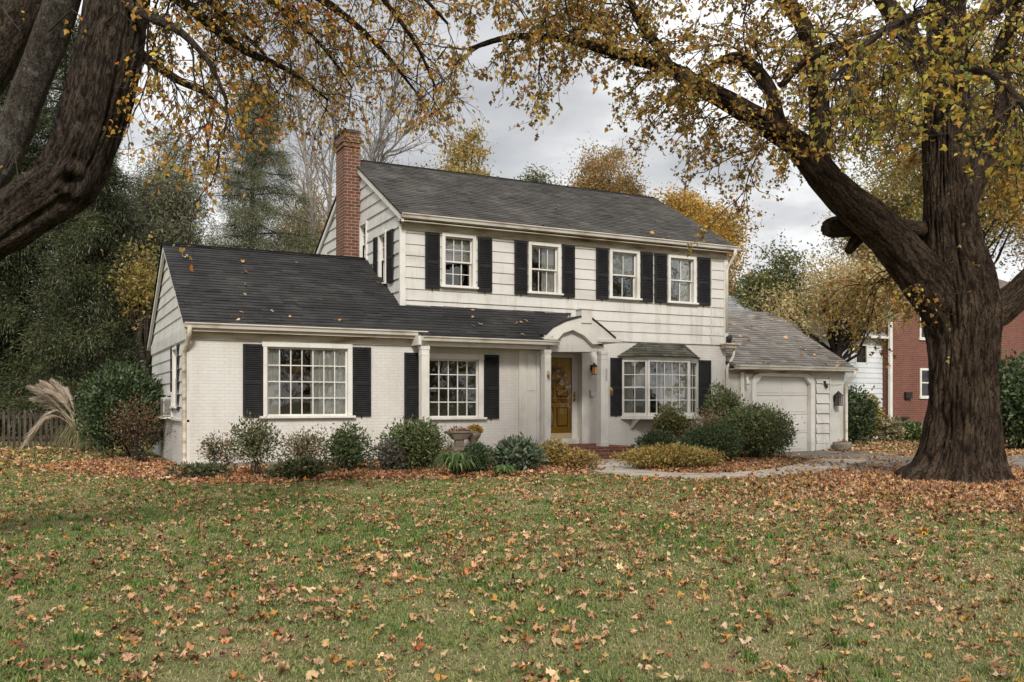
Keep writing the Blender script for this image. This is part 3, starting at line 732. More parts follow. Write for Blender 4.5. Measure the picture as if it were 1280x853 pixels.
# ---- second floor
zM = lambda y: 5.70 + .555 * (min(y, 2 * 23.43 - y) - 19.5)
UH = [grow_(g, .036) for g in UP]
siding('siding_wall', SIDING, FM, 2.96, 5.50, lambda z: (XC, XR), UH, exp=.262)
holes_wall('inner_wall', SIDING, FM, XC, XR, 2.96, 5.6, UH)
for i, g in enumerate(UP):
    uw = window(FM, g, (3, 3, 2, 2)[i], (2, 1, 1, 1)[i] if i else 2, hung=True, trim=.085, pr=.075, curtains=[((-.02, .45, .015), (.5, 1.02, .012))[j] for j in ([0], [1], [0], [1])[i]] if i in (1, 3) else ())
    if i in (0, 2):
        m = MB(FM)
        for q in range(14): m.box(g[0] - .03, g[1] + .03, -.135, -.115, g[3] - .04 - q * .038, g[3] - .008 - q * .038)
        m.build('blind', CURT, uw)
for (a, b) in ((7.85, 8.22), (9.22, 9.60), (10.22, 10.585), (11.59, 11.96), (12.61, 12.99), (14.02, 14.41), (14.47, 14.875), (15.93, 16.37)): shutter(lambda a_, d_, z_: (a_, YM - .036 - d_, z_), a, b, 4.04, 5.36)
m = MB(FM); m.box(XC - .045, XC + .09, -.02, .055, 3.3, 5.5); m.build('corner_board', TRIM, house)
m = MB(FM); m.box(XR - .09, XR + .05, -.02, .055, 2.96, 5.5); m.build('corner_board', TRIM, house)
m = MB(FM); m.box(XR - .55, XR - .535, 0, .05, 2.97, 5.38); m.build('joint_strip', SIDING, house)
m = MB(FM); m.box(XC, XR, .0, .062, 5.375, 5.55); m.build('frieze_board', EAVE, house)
# left gable of the main block
SC = side(XC)
WB = (20.86, 21.20, 4.30, 5.42); WA = (22.34, 22.72, 5.02, 5.92); WR = (26.15, 26.55, 5.05, 5.65)
def gable_main(z):
    if z < 5.6: return (YM, YMB)
    y0 = 19.5 + (z - 5.70 + .02) / .555; return (max(YM, y0), min(YMB, 2 * 23.43 - y0))
siding('siding_wall', SIDING, SC, 3.35, 7.86, gable_main, [grow_(WB, .036), grow_(WA, .036), grow_(WR, .036)], exp=.30, lip=.03)
for g in (WB, WA, WR): window(SC, g, 1, 2, hung=True, trim=.075, pr=.06)
for (a, b) in ((20.20, 20.62), (21.38, 21.62)): shutter(lambda a_, d_, z_: (XC - .036 - d_, a_, z_), a, b, 4.22, 5.46)
m = MB(); m.prism([(YM + .02, 3.2), (YMB, 3.2), (YMB, 5.6), (23.43, 7.82), (YM + .02, 5.6)], lambda u, v, d: (XR + .005 + d, u, v), -.1, 0); m.build('gable_wall', SIDING, house)

# ---- roofs
def rake(name, y0, z0, y1, z1, x0, x1, h=.17):
    m = MB(); m.prism([(y0, z0 - h), (y0, z0 - .01), (y1, z1 - .01), (y1, z1 - h)], lambda u, v, d: (d, u, v), x0, x1); return m.build(name, TRIM, house)
def deck(m, y0, z0, y1, z1, x0, x1, t=.05): m.prism([(y0, z0 - t), (y0, z0 - .006), (y1, z1 - .006), (y1, z1 - t)], lambda u, v, d: (d, u, v), x0, x1)
m = MB(); deck(m, 18.55, 2.92, 22.35, 5.067, XL - .12, XC); deck(m, 18.55, 2.92, YM, 3.632, XC, 10.62); deck(m, 26.15, 2.92, 22.35, 5.067, XL - .12, XC)
deck(m, 18.2, 2.79, 18.56, 2.92, 7.18, 10.62); m.build('roof_deck', DECK, house)
r1 = shingles('shingle_roof', ROOFD, (18.50, 2.892), (22.35, 5.067), lambda t: (XL - .15, XC) if t > .3395 else (XL - .15, 10.58 + 1.32 * max(0, t - .06) / .28), house, seed=3)
shingles('roof_slope', ROOFD, (18.17, 2.782), (18.53, 2.912), lambda t: (7.17, 10.62), r1, seed=5)
shingles('roof_slope', ROOFD, (26.2, 2.892), (22.35, 5.067), lambda t: (XL - .15, XC), r1, seed=4)
m = MB(); m.prism([(22.18, 4.985), (22.35, 5.085), (22.52, 4.985), (22.35, 5.065)], lambda u, v, d: (d, u, v), XL - .16, XC - .0); m.build('ridge_cap', ROOFD, r1)
rake('rake_board', 18.55, 2.92, 22.35, 5.067, XL - .12, XL - .055); rake('rake_board', 26.15, 2.92, 22.35, 5.067, XL - .12, XL - .055)
m = MB(); deck(m, 19.5, 5.70, 23.43, 7.88, XC - .1, XR + .15); deck(m, 27.36, 5.70, 23.43, 7.88, XC - .1, XR + .15); m.build('roof_deck', DECK, house)
r2 = shingles('shingle_roof', ROOFM, (19.45, 5.673), (23.43, 7.88), lambda t: (XC - .13, XR + .18), house, seed=7, tab=.30)
shingles('roof_slope', ROOFM, (27.41, 5.673), (23.43, 7.88), lambda t: (XC - .13, XR + .18), r2, seed=8)
m = MB(); m.prism([(23.24, 7.775), (23.43, 7.905), (23.62, 7.775), (23.43, 7.878)], lambda u, v, d: (d, u, v), XC - .14, XR + .18); m.build('ridge_cap', ROOFM, r2)
for (y0, y1) in ((19.5, 23.43), (27.36, 23.43)):
    rake('rake_board', y0, 5.70, y1, 7.88, XC - .1, XC - .04, .19); rake('rake_board', y0, 5.70, y1, 7.88, XR + .09, XR + .15, .19)
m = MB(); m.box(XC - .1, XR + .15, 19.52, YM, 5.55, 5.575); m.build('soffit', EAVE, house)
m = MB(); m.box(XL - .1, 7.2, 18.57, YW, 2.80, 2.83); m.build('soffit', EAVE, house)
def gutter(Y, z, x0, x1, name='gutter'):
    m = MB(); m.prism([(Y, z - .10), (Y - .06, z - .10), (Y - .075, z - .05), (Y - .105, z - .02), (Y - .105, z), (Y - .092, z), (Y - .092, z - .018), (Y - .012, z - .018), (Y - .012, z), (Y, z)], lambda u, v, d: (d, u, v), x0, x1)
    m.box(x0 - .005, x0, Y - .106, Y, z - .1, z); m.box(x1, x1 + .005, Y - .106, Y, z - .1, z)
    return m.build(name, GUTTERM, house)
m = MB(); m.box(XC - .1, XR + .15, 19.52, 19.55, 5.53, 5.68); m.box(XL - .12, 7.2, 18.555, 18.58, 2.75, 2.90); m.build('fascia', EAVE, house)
gutter(19.515, 5.70, XC - .1, XR + .18); gutter(18.55, 2.915, XL - .12, 7.40); gutter(18.22, 2.785, 7.16, 10.56)
def downspout(pts, r=.04, mat=GUTTERM):
    m = MB(); m.tube(pts, r, 8); return m.build('downspout', mat, house, smooth=True)
downspout([(XL - .03, 18.50, 2.84), (XL - .03, 18.52, 2.72), (XL - .06, 18.72, 2.45), (XL - .085, 18.86, 2.30), (XL - .085, 18.86, .25), (XL - .085, 18.72, .12)], .045, EAVE)
downspout([(XR + .05, 19.46, 5.62), (XR + .05, 19.50, 5.45), (XR + .02, 19.72, 5.18), (XR - .02, 19.73, 5.05), (XR - .02, 19.73, 3.35)], .042)
m = MB(); m.box(XR - .2, XR + .2, 19.55, 19.80, 2.86, 2.96); m.box(XR - .24, XR + .32, 19.5, 19.80, 2.96, 3.0); m.build('leader_shelf', EAVE, house, bevel=.01)
m = MB(); m.tube([(XR + .02, 19.72, 3.0), (XR + .03, 19.70, 3.16), (XR + .1, 19.68, 3.22)], [.07, .09, .04], 8); m.build('leader_head', DARKM, house, smooth=True)
downspout([(XR + .18, 19.66, 2.86), (XR + .17, 19.68, 2.66), (XR + .03, 19.70, 2.42), (XR - .02, 19.72, 2.30), (XR - .02, 19.72, .05)], .04)

# ---- chimney on the wing roof
chx0, chx1, chy0, chy1 = 6.81, 7.20, 22.82, 23.58
m = MB(); m.box(chx0, chx1 + .05, chy0, chy1, 4.4, 8.03); m.box(chx0 - .03, chx1 + .03, chy0 - .03, chy1 + .03, 8.03, 8.15); m.box(chx0 - .06, chx1 + .06, chy0 - .06, chy1 + .06, 8.15, 8.31); m.box(chx0 - .02, chx1 + .02, chy0 - .02, chy1 + .02, 8.31, 8.41)
ch = m.build('chimney', BRICKR, house)
m = MB(); m.box(chx0 - .045, chx1 + .045, chy0 - .045, chy1 + .045, 8.41, 8.47); m.box(chx0 + .08, chx1 - .05, chy0 + .1, chy1 - .1, 8.47, 8.53); m.build('chimney_cap', noisy('soot_mortar', [(0.3, (.03, .025, .02)), (0.7, (.13, .10, .08))], scale=9, rough=.95, bump=.6), ch)
m = MB(); m.box(chx0 - .05, chx1, chy0 - .06, chy1 + .06, 4.9, 5.16); m.build('flashing', noisy('lead_flashing', [(0.3, (.045, .04, .037)), (0.7, (.12, .105, .095))], scale=6, rough=.7), ch)

# ---- porch
cY = 18.38; FP = front(cY)
m = MB(FP); m.box(7.30, 10.30, -.09, .09, 2.585, 2.80); m.box(7.12, 7.30, -.40, .09, 2.60, 2.80); m.build('porch_beam', TRIM, house, bevel=.006)
m = MB(); m.box(7.16, 10.45, cY + .092, YW, 2.63, 2.65); m.build('porch_ceiling', SIDING, house)
def column(x0, x1):
    m = MB(); y0, y1 = cY - .09, cY + .09; zb = .28
    m.box(x0, x1, y0, y1, zb + .10, 2.50); m.box(x0 - .015, x1 + .015, y0 - .015, y1 + .015, zb, zb + .12); m.box(x0 - .006, x1 + .006, y0 - .006, y1 + .006, 2.38, 2.41)
    m.box(x0 - .009, x1 + .009, y0 - .009, y1 + .009, 2.50, 2.584)
    return m.build('column', TRIM, house, bevel=.006)
column(7.19, 7.37); cl = column(10.26, 10.43); cr = column(11.82, 12.02)
def hook(x, z):
    m = MB(FP); m.box(x - .02, x + .02, .09, .10, z - .05, z + .1)
    m.tube([(x, .10, z + .06), (x, .14, z + .07), (x - .02, .15, z + .02), (x, .145, z - .03), (x + .025, .14, z - .07), (x, .13, z - .11), (x - .025, .125, z - .07), (x, .14, z - .03), (x + .02, .15, z + .02), (x, .14, z + .06)], .009, 6)
    m.build('plant_hook', BRASS, house, smooth=True)
hook(10.345, 1.98); hook(12.10, 1.62)
m = MB(FP); m.box(11.95, 11.99, .09, .098, 1.86, 2.16); m.build('number_plaque', noisy('grey_plaque', [(0.3, (.34, .33, .31)), (0.7, (.44, .43, .41))], scale=9), house)
# entrance hood
def hp(px, py, Y=18.30):
    v = onY(px, py, Y); return (v.x, v.z)
outer = [hp(*p) for p in ((681, 419), (690, 410), (706, 402), (724, 397), (738, 399), (752, 410), (768, 424))]
inner = [hp(*p) for p in ((751, 430), (740, 431), (729, 420), (715, 413), (703, 417), (693, 429), (682, 426))]
m = MB(); m.prism(outer + inner, lambda u, v, d: (u, 18.30 + d, v), -.05, .06)
m.box(inner[-1][0] - .06, inner[-2][0] + .06, 18.24, 18.48, 2.80, 2.87); m.box(inner[0][0] - .12, outer[-1][0] + .16, 18.22, YM - .03, 2.80, 2.885)
hood = m.build('entrance_hood', TRIM, house, bevel=.008)
tymp = [hp(686, 440, 18.40), hp(747, 440, 18.40), hp(747, 430, 18.40), hp(737, 428, 18.40), hp(728, 417, 18.40), hp(715, 410, 18.40), hp(703, 414, 18.40), hp(692, 426, 18.40), hp(686, 428, 18.40)]
m = MB(); m.prism(tymp, lambda u, v, d: (u, 18.40 + d, v), -.03, .03); m.box(10.30, 11.95, 18.38, 18.47, 2.585, 2.72); m.build('hood_panel', SIDING, hood)
m = MB(); pk0, pk1 = hp(725, 400, 18.3), hp(738, 387, 18.3)
m.box(pk0[0], pk1[0], 18.22, 18.50, pk0[1] - .08, pk1[1] - .02); m.box(pk0[0] - .02, pk1[0] + .02, 18.20, 18.52, pk1[1] - .02, pk1[1] + .012); m.build('hood_block', TRIM, hood, bevel=.006)
m = MB(); top = outer
for i in range(len(top) - 1):
    (xa, za), (xb, zb) = top[i], top[i + 1]
    m.prism([(xa, za + .003), (xb, zb + .003), (xb, zb + .04), (xa, za + .04)], lambda u, v, d: (u, d, v), 18.225, YM - .03)
hr = m.build('hood_roof', ROOFD, hood, fix=True)
ca = hr.data.color_attributes.new('col', 'FLOAT_COLOR', 'POINT'); ca.data.foreach_set('color', np.ones(len(hr.data.vertices) * 4, np.float32))
m = MB(); m.box(10.40, 12.0, 18.48, YM - .05, 2.60, 2.63); m.build('hood_ceiling', SIDING, hood)
m = MB(); m.box(11.98, 12.02, 18.48, YM - .03, 2.60, 2.80); m.build('hood_side', SIDING, hood)
# brick porch floor and step
m = MB(); m.box(7.05, 12.62, 18.05, YW - .036, -.15, .28); m.box(10.44, 12.62, YW - .03, YM - .002, -.15, .28); m.box(10.45, 12.18, YM, YM + .2, .1, .279)
m.build('porch_floor', BRICKS, house, bevel=.012)
m = MB(); m.box(10.45, 12.3, 17.66, 18.047, -.15, .14); m.build('front_step', BRICKS, house, bevel=.012)

# ---- bay window
bY = YM - .45; zs, zt = 1.02, 2.50
B = [(13.36 + .10, YM), (13.95, bY), (15.33, bY), (15.95, YM)]
def bayprism(name, z0, z1, grow, mat, par):
    m = MB(); P = [(B[0][0] - grow, B[0][1] - .002), (B[1][0] - grow * .5, B[1][1] - grow), (B[2][0] + grow * .5, B[2][1] - grow), (B[3][0] + grow, B[3][1] - .002)]
    m.prism(P, lambda u, v, d: (u, v, d), z0, z1); return m.build(name, mat, par, bevel=.006)
bay = bayprism('bay_window', zs - .12, zs - .02, .06, TRIM, house)
bayprism('bay_head', zt - .02, zt + .06, .04, TRIM, bay)
def facet(p, q, cols, rows, margin=.055):
    p = Vector((*p, 0)); q = Vector((*q, 0)); t = (q - p); Ln = t.length; t /= Ln; nr = Vector((t.y, -t.x, 0))
    T = lambda a, d, z: (p.x + t.x * a + nr.x * d, p.y + t.y * a + nr.y * d, z)
    m = MB(T); a0, a1, z0, z1 = margin, Ln - margin, zs + .05, zt - .08
    m.box(0.003, a0, -.06, .02, zs - .02, zt - .02); m.box(a1, Ln - .003, -.06, .02, zs - .02, zt - .02); m.box(a0, a1, -.06, .018, zs - .02, z0); m.box(a0, a1, -.06, .018, z1, zt - .02)
    for i in range(1, cols):
        x = a0 + (a1 - a0) * i / cols; m.box(x - .011, x + .011, -.05, -.015, z0, z1)
    for j in range(1, rows):
        z = z0 + (z1 - z0) * j / rows; w = .02 if (cols == 2 and j == 2) else .011; m.box(a0, a1, -.049, -.016, z - w, z + w)
    m.build('sash', TRIM, bay)
    g = MB(T); g.box(a0, a1, -.034, -.031, z0, z1); g.build('pane', GLASS, bay)
facet(B[0], B[1], 2, 4); facet(B[1], B[2], 5, 4, .07); facet(B[2], B[3], 2, 4)
cm = MB(); vs = []; fs = []; n = 40
for i in range(n + 1):
    x = 14.62 + (15.72 - 14.62) * i / n; y = YM - .10 + .03 * math.sin(i * .95) + .015 * math.sin(i * 2.2)
    vs += [(x, y, zs + .02), (x, y, zt - .03)]
for i in range(n): fs.append((2 * i, 2 * i + 2, 2 * i + 3, 2 * i + 1))
cm.add(vs, fs); cm.build('curtain', CURT, bay, smooth=True, fix=False)
cm = MB(); vs = []; fs = []
for i in range(n + 1):
    x = 13.72 + .42 * i / n; y = YM - .06 + .02 * math.sin(i * .8); vs += [(x, y, 1.75), (x, y, zt - .03)]
for i in range(n): fs.append((2 * i, 2 * i + 2, 2 * i + 3, 2 * i + 1))
cm.add(vs, fs); cm.build('curtain', CURT, bay, smooth=True, fix=False)
m = MB()  # sloped little roof in slate courses
ez, tz = zt + .06, 2.96
E0 = [(13.30, YM - .012), (13.86, bY - .14), (15.42, bY - .14), (16.06, YM - .012)]; T0 = [(14.02, YM - .012), (14.2, YM - .05), (15.3, YM - .05), (15.46, YM - .012)]
m.c = []; rr_ = random.Random(4)
for i in range(3):
    rows = 6; nt_ = (4, 9, 4)[i]
    for r_ in range(rows):
        for c_ in range(nt_):
            def pt(s, t):
                e = [E0[i][k] + (E0[i + 1][k] - E0[i][k]) * s for k in (0, 1)]; q = [T0[i][k] + (T0[i + 1][k] - T0[i][k]) * s for k in (0, 1)]
                return (e[0] + (q[0] - e[0]) * t, e[1] + (q[1] - e[1]) * t, ez + (tz - ez) * t)
            h = .012 + rr_.random() * .008
            s0, s1 = c_ / nt_, (c_ + 1) / nt_
            a_, b_, c2, d_ = pt(s0, r_ / rows), pt(s1, r_ / rows), pt(s1, (r_ + 1) / rows), pt(s0, (r_ + 1) / rows)
            up_ = lambda p: (p[0], p[1] - h * .5, p[2] + h)
            m.add([up_(a_), up_(b_), c2, d_, a_, b_], [(0, 1, 2, 3), (4, 5, 1, 0)]); g_ = 1 + rr_.gauss(0, .18); m.c += [(g_, g_, g_ * .97)] * 6
m.build('bay_roof', shinglemat('mossy_slate', (.045, .045, .036), (.085, .08, .065), (.13, .12, .10)), bay, fix=False)
for i in range(2):
    m = MB(); x = (13.72, 15.6)[i]; m.prism([(0, .90), (-.36, .90), (-.02, .62)], lambda u, v, d: (x + d, YM - .004 + u, v), 0, .05); m.build('bay_bracket', TRIM, bay)
for (a, b) in ((13.02 + .06, 13.40 + .03), (16.0, 16.42)): shutter(FM, a, b, 1.0, 2.52)

# ---- garage wing
gslab = -.125
arch = (18.00, 20.25, -.2, 2.16)
m = MB(FM); holes_wall('garage_wall', SIDING, FM, XR + .002, XG, -.25, 2.42, [arch])
holes_wall('garage_wall', SIDING, lambda a, d, z: (XG + d, a, z), YM, 26.6, -.25, 2.42, [])
m = MB(); m.prism([(YM, 2.42), (26.4, 2.42), (23.1, 4.33)], lambda u, v, d: (XG + d, u, v), -.1, 0); m.build('gable_wall', SIDING, house)
m = MB(); deck(m, 19.5, 2.40, 23.1, 4.39, XR, XG + .08); deck(m, 26.7, 2.40, 23.1, 4.39, XR, XG + .08); m.build('roof_deck', DECK, house)
r3 = shingles('shingle_roof', ROOFG, (19.44, 2.367), (23.1, 4.39), lambda t: (XR + .052, XG + .12), house, seed=11, lift=.016, exp=.15)
shingles('roof_slope', ROOFG, (26.76, 2.367), (23.1, 4.39), lambda t: (XR + .052, XG + .12), r3, seed=12)
rake('rake_board', 19.5, 2.40, 23.1, 4.39, XG + .03, XG + .09, .16)
gutter(19.50, 2.385, XR + .05, XG + .12)
m = MB(FM); m.box(XR, XG, .001, .028, 2.16, 2.34); m.box(XR, XG + .06, .0, .3, 2.27, 2.29); m.build('frieze_board', EAVE, house)
m = MB(FM)
x0, x1, zt_ = 18.06, 20.19, 2.10; w = .15; c = .22
for P in ([(x0 - w, gslab), (x0, gslab), (x0, zt_ - c), (x0 - w, zt_ - c + .06)], [(x0 - w, zt_ - c + .06), (x0, zt_ - c), (x0 + c, zt_), (x0 + c - .06, zt_ + w * .6), (x0 - w + c * .25, zt_ + w * .5 - .06)],
          [(x0 + c, zt_), (x1 - c, zt_), (x1 - c + .06, zt_ + w * .6), (x0 + c - .06, zt_ + w * .6)], [(x1 - c, zt_), (x1, zt_ - c), (x1 + w, zt_ - c + .06), (x1 + w - c * .25, zt_ + w * .5 - .06), (x1 - c + .06, zt_ + w * .6)],
          [(x1, gslab), (x1 + w, gslab), (x1 + w, zt_ - c + .06), (x1, zt_ - c)]):
    m.prism(P, lambda u, v, d: (u, d, v), -.10, .055)
for P in ([(x0 - .001, zt_ - c), (x0 - .001, zt_ + .01), (x0 + c, zt_ + .01), (x0 + c, zt_)], [(x1 + .001, zt_ - c), (x1 - c, zt_), (x1 - c, zt_ + .01), (x1 + .001, zt_ + .01)]):
    m.prism(P, lambda u, v, d: (u, d, v), -.10, .03)
m.build('garage_door_trim', TRIM, house)
m = MB(FM); n = 4; hh = (zt_ - gslab) / n
for i in range(n):
    z = gslab + hh * i; m.box(x0, x1, -.16, -.10, z + .006, z + hh - .003)
    for j in range(2):
        a = x0 + (x1 - x0) * j / 2; m.box(a + .06, a + (x1 - x0) / 2 - .06, -.10, -.088, z + .08, z + hh - .08)
GDOOR = noisy('garage_door_paint', [(0.3, (.60, .575, .54)), (0.6, (.68, .66, .625))], scale=1.2, rough=.5, bump=.05)
m.build('garage_door', GDOOR, house, bevel=.008)
siding('siding_panel', SIDING, FM, .12, 2.05, lambda z: (20.42, 20.95), exp=.30, lip=.04, base=.02)
m = MB(FM); m.box(20.96, 21.0, .0, .06, -.1, 2.1); m.box(20.40, 20.96, 0, .055, -.1, .11); m.build('trim_strip', SIDING, house)
m = MB(FM); m.box(XR + .5, XR + .62, .0, .08, .0, 2.2); m.build('pilaster_panel', TRIM, house)
m = MB(FM); m.box(17.62, 17.72, .0, .07, 1.98, 2.14); m.tube([(17.67, .07, 2.08), (17.67, .15, 2.04)], .03, 8); m.lathe((17.67, YM, 1.9), [(.0, 0)], 3) if 0 else None
m.tube([(17.63, .13, 2.06), (17.62, .2, 1.86)], [.03, .055], 10); m.build('flood_light', TRIM, house)
downspout([(XG + .06, 19.44, 2.30), (XG + .04, 19.48, 2.12), (XG - .02, 19.70, 1.94), (XG - .02, 19.72, 1.8), (XG - .02, 19.72, -.0), (XG + .04, 19.5, -.06)], .05)
m = MB(FM); m.tube([(20.45, .05, 1.93), (21.0, .06, 1.9), (21.5, .05, 1.92)], .008, 6); m.build('cable', SIDING, house)
m = MB(FM); m.box(20.7, 20.78, .03, .08, 1.93, 1.99); m.tube([(20.74, .07, 1.93), (20.78, .10, 1.84), (20.80, .10, 1.78)], [.03, .045, .03], 8); m.build('motion_sensor', DARKM, house)
gl = MB(FM); lx, lz = 21.22, 1.42
gl.box(lx - .05, lx + .05, .0, .03, lz - .05, lz + .16)
gl.add([(lx - .11, .04, lz + .12), (lx + .11, .04, lz + .12), (lx + .11, .26, lz + .12), (lx - .11, .26, lz + .12), (lx, .15, lz + .28)], [(0, 1, 4), (1, 2, 4), (2, 3, 4), (3, 0, 4), (0, 1, 2, 3)])
for (sx, sy) in ((-1, 0), (1, 0), (-1, 1), (1, 1)): gl.box(lx + sx * .08 - .008, lx + sx * .08 + .008, .07 + sy * .16 - .008, .07 + sy * .16 + .008, lz - .16, lz + .12)
gl.box(lx - .09, lx + .09, .06, .24, lz - .18, lz - .16)
lamp2 = gl.build('wall_lamp', DARKM, house)
g = MB(FM); g.box(lx - .065, lx + .065, .085, .215, lz - .155, lz + .115); g.build('lamp_glass', noisy('smoked_glass', [(0.3, (.08, .065, .05)), (0.7, (.2, .17, .14))], scale=8, rough=.2), lamp2)

# ---- things fixed to or standing by the house
ac = thing('window_air_conditioner', 'grey window air conditioner sticking out of the left gable wall', 'air conditioner', (XL - .1, 21.7, 1.0))
m = MB(); m.box(XL - .20, XL + .10, 21.50, 22.08, 1.03, 1.46); m.build('casing', ACM, ac, bevel=.015)
m = MB()
for i in range(12):
    z = 1.07 + i * .03; m.box(XL - .18, XL - .03, 21.488, 21.50, z, z + .014)
for i in range(12):
    z = 1.07 + i * .03; m.box(XL - .212, XL - .20, 21.54, 22.04, z, z + .014)
m.build('grille', noisy('grille_grey', [(0.3, (.12, .115, .105)), (0.7, (.22, .21, .2))], scale=6, rough=.6), ac)
m = MB(); m.box(XL - .06, XL, 21.28, 21.35, 1.0, 1.58); m.box(XL - .06, XL, 22.15, 22.22, 1.0, 1.58); m.box(XL - .06, XL, 21.35, 22.15, 1.50, 1.58); m.box(XL - .24, XL, 21.28, 22.22, .985, 1.02); m.build('mounting_frame', TRIM, ac)

wr = thing('wreath', 'dried pale twig wreath hanging on the honey wooden door', 'wreath', (11.6, dY - .04, 2.05))
tw = Twigs(3)
for i in range(90):
    a = rnd.uniform(0, 2 * math.pi); r0 = rnd.uniform(.13, .2); p = np.array([11.58 + r0 * math.cos(a), dY + .045 - rnd.uniform(0, .02), 2.08 + r0 * math.sin(a)])
    C = tw.path(p, (-math.sin(a) + rnd.gauss(0, .3), 0, math.cos(a) + rnd.gauss(0, .3) - .2), rnd.uniform(.1, .22), 3, .1, .15); C[:, 1] = np.clip(C[:, 1], dY + .028, dY + .062); tw.tube(C, .006, .003, 4)
    tw.leafp.append(C[-1]); tw.leafd.append(C[-1] - C[-2])
tw.build_wood('twig_ring', noisy('dried_twig', [(0.3, (.35, .26, .16)), (0.7, (.55, .45, .32))], scale=9), wr)
tw.build_leaves('dried_flowers', LITTER, wr, .05, [(1, (.62, .52, .40)), (.6, (.5, .33, .16))], OVAL)

# planter on the porch
pl = thing('urn_planter', 'stone trough planter of dried pink flowers on the porch floor', 'planter', (8.3, 18.2, .28))
m = MB(); cx_, cy_ = 8.05, 18.22
m.add([(cx_ - .16, cy_ - .1, .28), (cx_ + .16, cy_ - .1, .28), (cx_ + .16, cy_ + .1, .28), (cx_ - .16, cy_ + .1, .28), (cx_ - .13, cy_ - .08, .36), (cx_ + .13, cy_ - .08, .36), (cx_ + .13, cy_ + .08, .36), (cx_ - .13, cy_ + .08, .36)], [(0, 1, 2, 3), (4, 5, 6, 7), (0, 1, 5, 4), (1, 2, 6, 5), (2, 3, 7, 6), (3, 0, 4, 7)])
m.add([(cx_ - .14, cy_ - .09, .52), (cx_ + .14, cy_ - .09, .52), (cx_ + .14, cy_ + .09, .52), (cx_ - .14, cy_ + .09, .52), (cx_ - .25, cy_ - .15, .67), (cx_ + .25, cy_ - .15, .67), (cx_ + .25, cy_ + .15, .67), (cx_ - .25, cy_ + .15, .67)], [(0, 1, 2, 3), (4, 5, 6, 7), (0, 1, 5, 4), (1, 2, 6, 5), (2, 3, 7, 6), (3, 0, 4, 7)])
m.box(cx_ - .10, cx_ + .10, cy_ - .06, cy_ + .06, .36, .52); m.box(cx_ - .27, cx_ + .27, cy_ - .17, cy_ + .17, .67, .71)
m.build('bowl', TERRA, pl, bevel=.01)
n = 260; c = NP.normal(0, 1, (n, 3)) * (.11, .06, .03) + (cx_, cy_, .74); c[:, 2] = np.abs(c[:, 2] - .72) + .715
V, T, C = leaves_np(c, NP.uniform(.03, .06, n), palette(n, [(2, (.45, .25, .18)), (1, (.6, .42, .33)), (1, (.2, .16, .07))]), STAR, None, None, .4); bulkmesh('flowers', V, T, C, LITTER, pl)
pl = thing('flower_pot', 'round pot of yellow chrysanthemums beside the stone trough planter', 'flower pot', (8.45, 18.3, .28))
m = MB(); m.lathe((8.43, 18.32, .28), [(.10, 0), (.11, .02), (.06, .1), (.06, .16), (.17, .3), (.19, .38), (.18, .39), (.16, .37)], 18); m.build('pot', TERRA, pl, smooth=True)
n = 420; d = unit(NP.normal(size=(n, 3))); d[:, 2] = np.abs(d[:, 2]); c = d * (NP.uniform(.6, 1, n) ** .5)[:, None] * (.2, .18, .17) + (8.46, 18.3, .68)
V, T, C = leaves_np(c, NP.uniform(.03, .06, n), palette(n, [(2, (.5, .3, .04)), (1.2, (.33, .2, .04)), (1.2, (.1, .12, .04))]), STAR, None, None, .4); bulkmesh('flowers', V, T, C, LITTER, pl)
pl = thing('barrel_planter', 'low round stone tub at the right corner of the garage', 'planter', (21.15, 19.45, -.12))
m = MB(); m.lathe((21.15, 19.45, -.13), [(.22, 0), (.26, .08), (.28, .2), (.27, .28), (.24, .29), (.23, .24)], 20); m.build('tub', TERRA, pl, smooth=True)
n = 60; c = NP.normal(0, 1, (n, 3)) * (.1, .1, .03) + (21.15, 19.45, .14); V, T, C = leaves_np(c, .08, palette(n, [(1, (.3, .16, .07))]), STAR); bulkmesh('dead_leaves', V, T, C, LITTER, pl)

# ================================================================ VEGETATION
# ---- masks on the ground
BED_FRONT = [(-.3, 20.5), (.9, 18.2), (2.0, 15.6), (3.2, 14.9), (4.6, 15.1), (6.2, 14.5), (7.6, 14.4), (8.9, 14.3), (9.5, 15.4), (10.4, 17.2), (10.4, 18.05), (7.0, 18.05), (7.0, 18.75), (2.45, 18.75), (2.3, 22), (1.0, 22.6)]
BED_RIGHT = [(10.2, 14.1), (10.5, 13.4), (11.3, 13.1), (12.8, 13.6), (14.2, 14.5), (15.6, 16.0), (16.9, 17.6), (16.9, 19.7), (12.7, 19.7), (12.0, 17.6), (11.0, 15.9)]
HOUSE = [(2.2, 18.7), (7.0, 18.7), (7.0, 18.0), (12.7, 18.0), (12.7, 19.75), (21.7, 19.75), (21.7, 27.2), (2.2, 27.2)]
OAK = np.array([13.75, 10.05])
def grass_ok(x, y):
    return ~(poly_in(PATH, x, y) | poly_in(DRIVE, x, y) | poly_in(HOUSE, x, y))
def fbm(x, y, s, seed=0):
    v = np.zeros(np.shape(x)); rs = np.random.RandomState(seed)
    for o in range(9):
        a = rs.uniform(0, 6.28); k = s * rs.uniform(.5, 2.6); v += np.sin((x * math.cos(a) + y * math.sin(a)) * k + rs.uniform(0, 6.28) + 1.3 * np.sin((x * math.sin(a) - y * math.cos(a)) * k * .6 + o))
    return v / 4.2
def cam2world(r, d): return r * CT + d * ST, -r * ST + d * CT

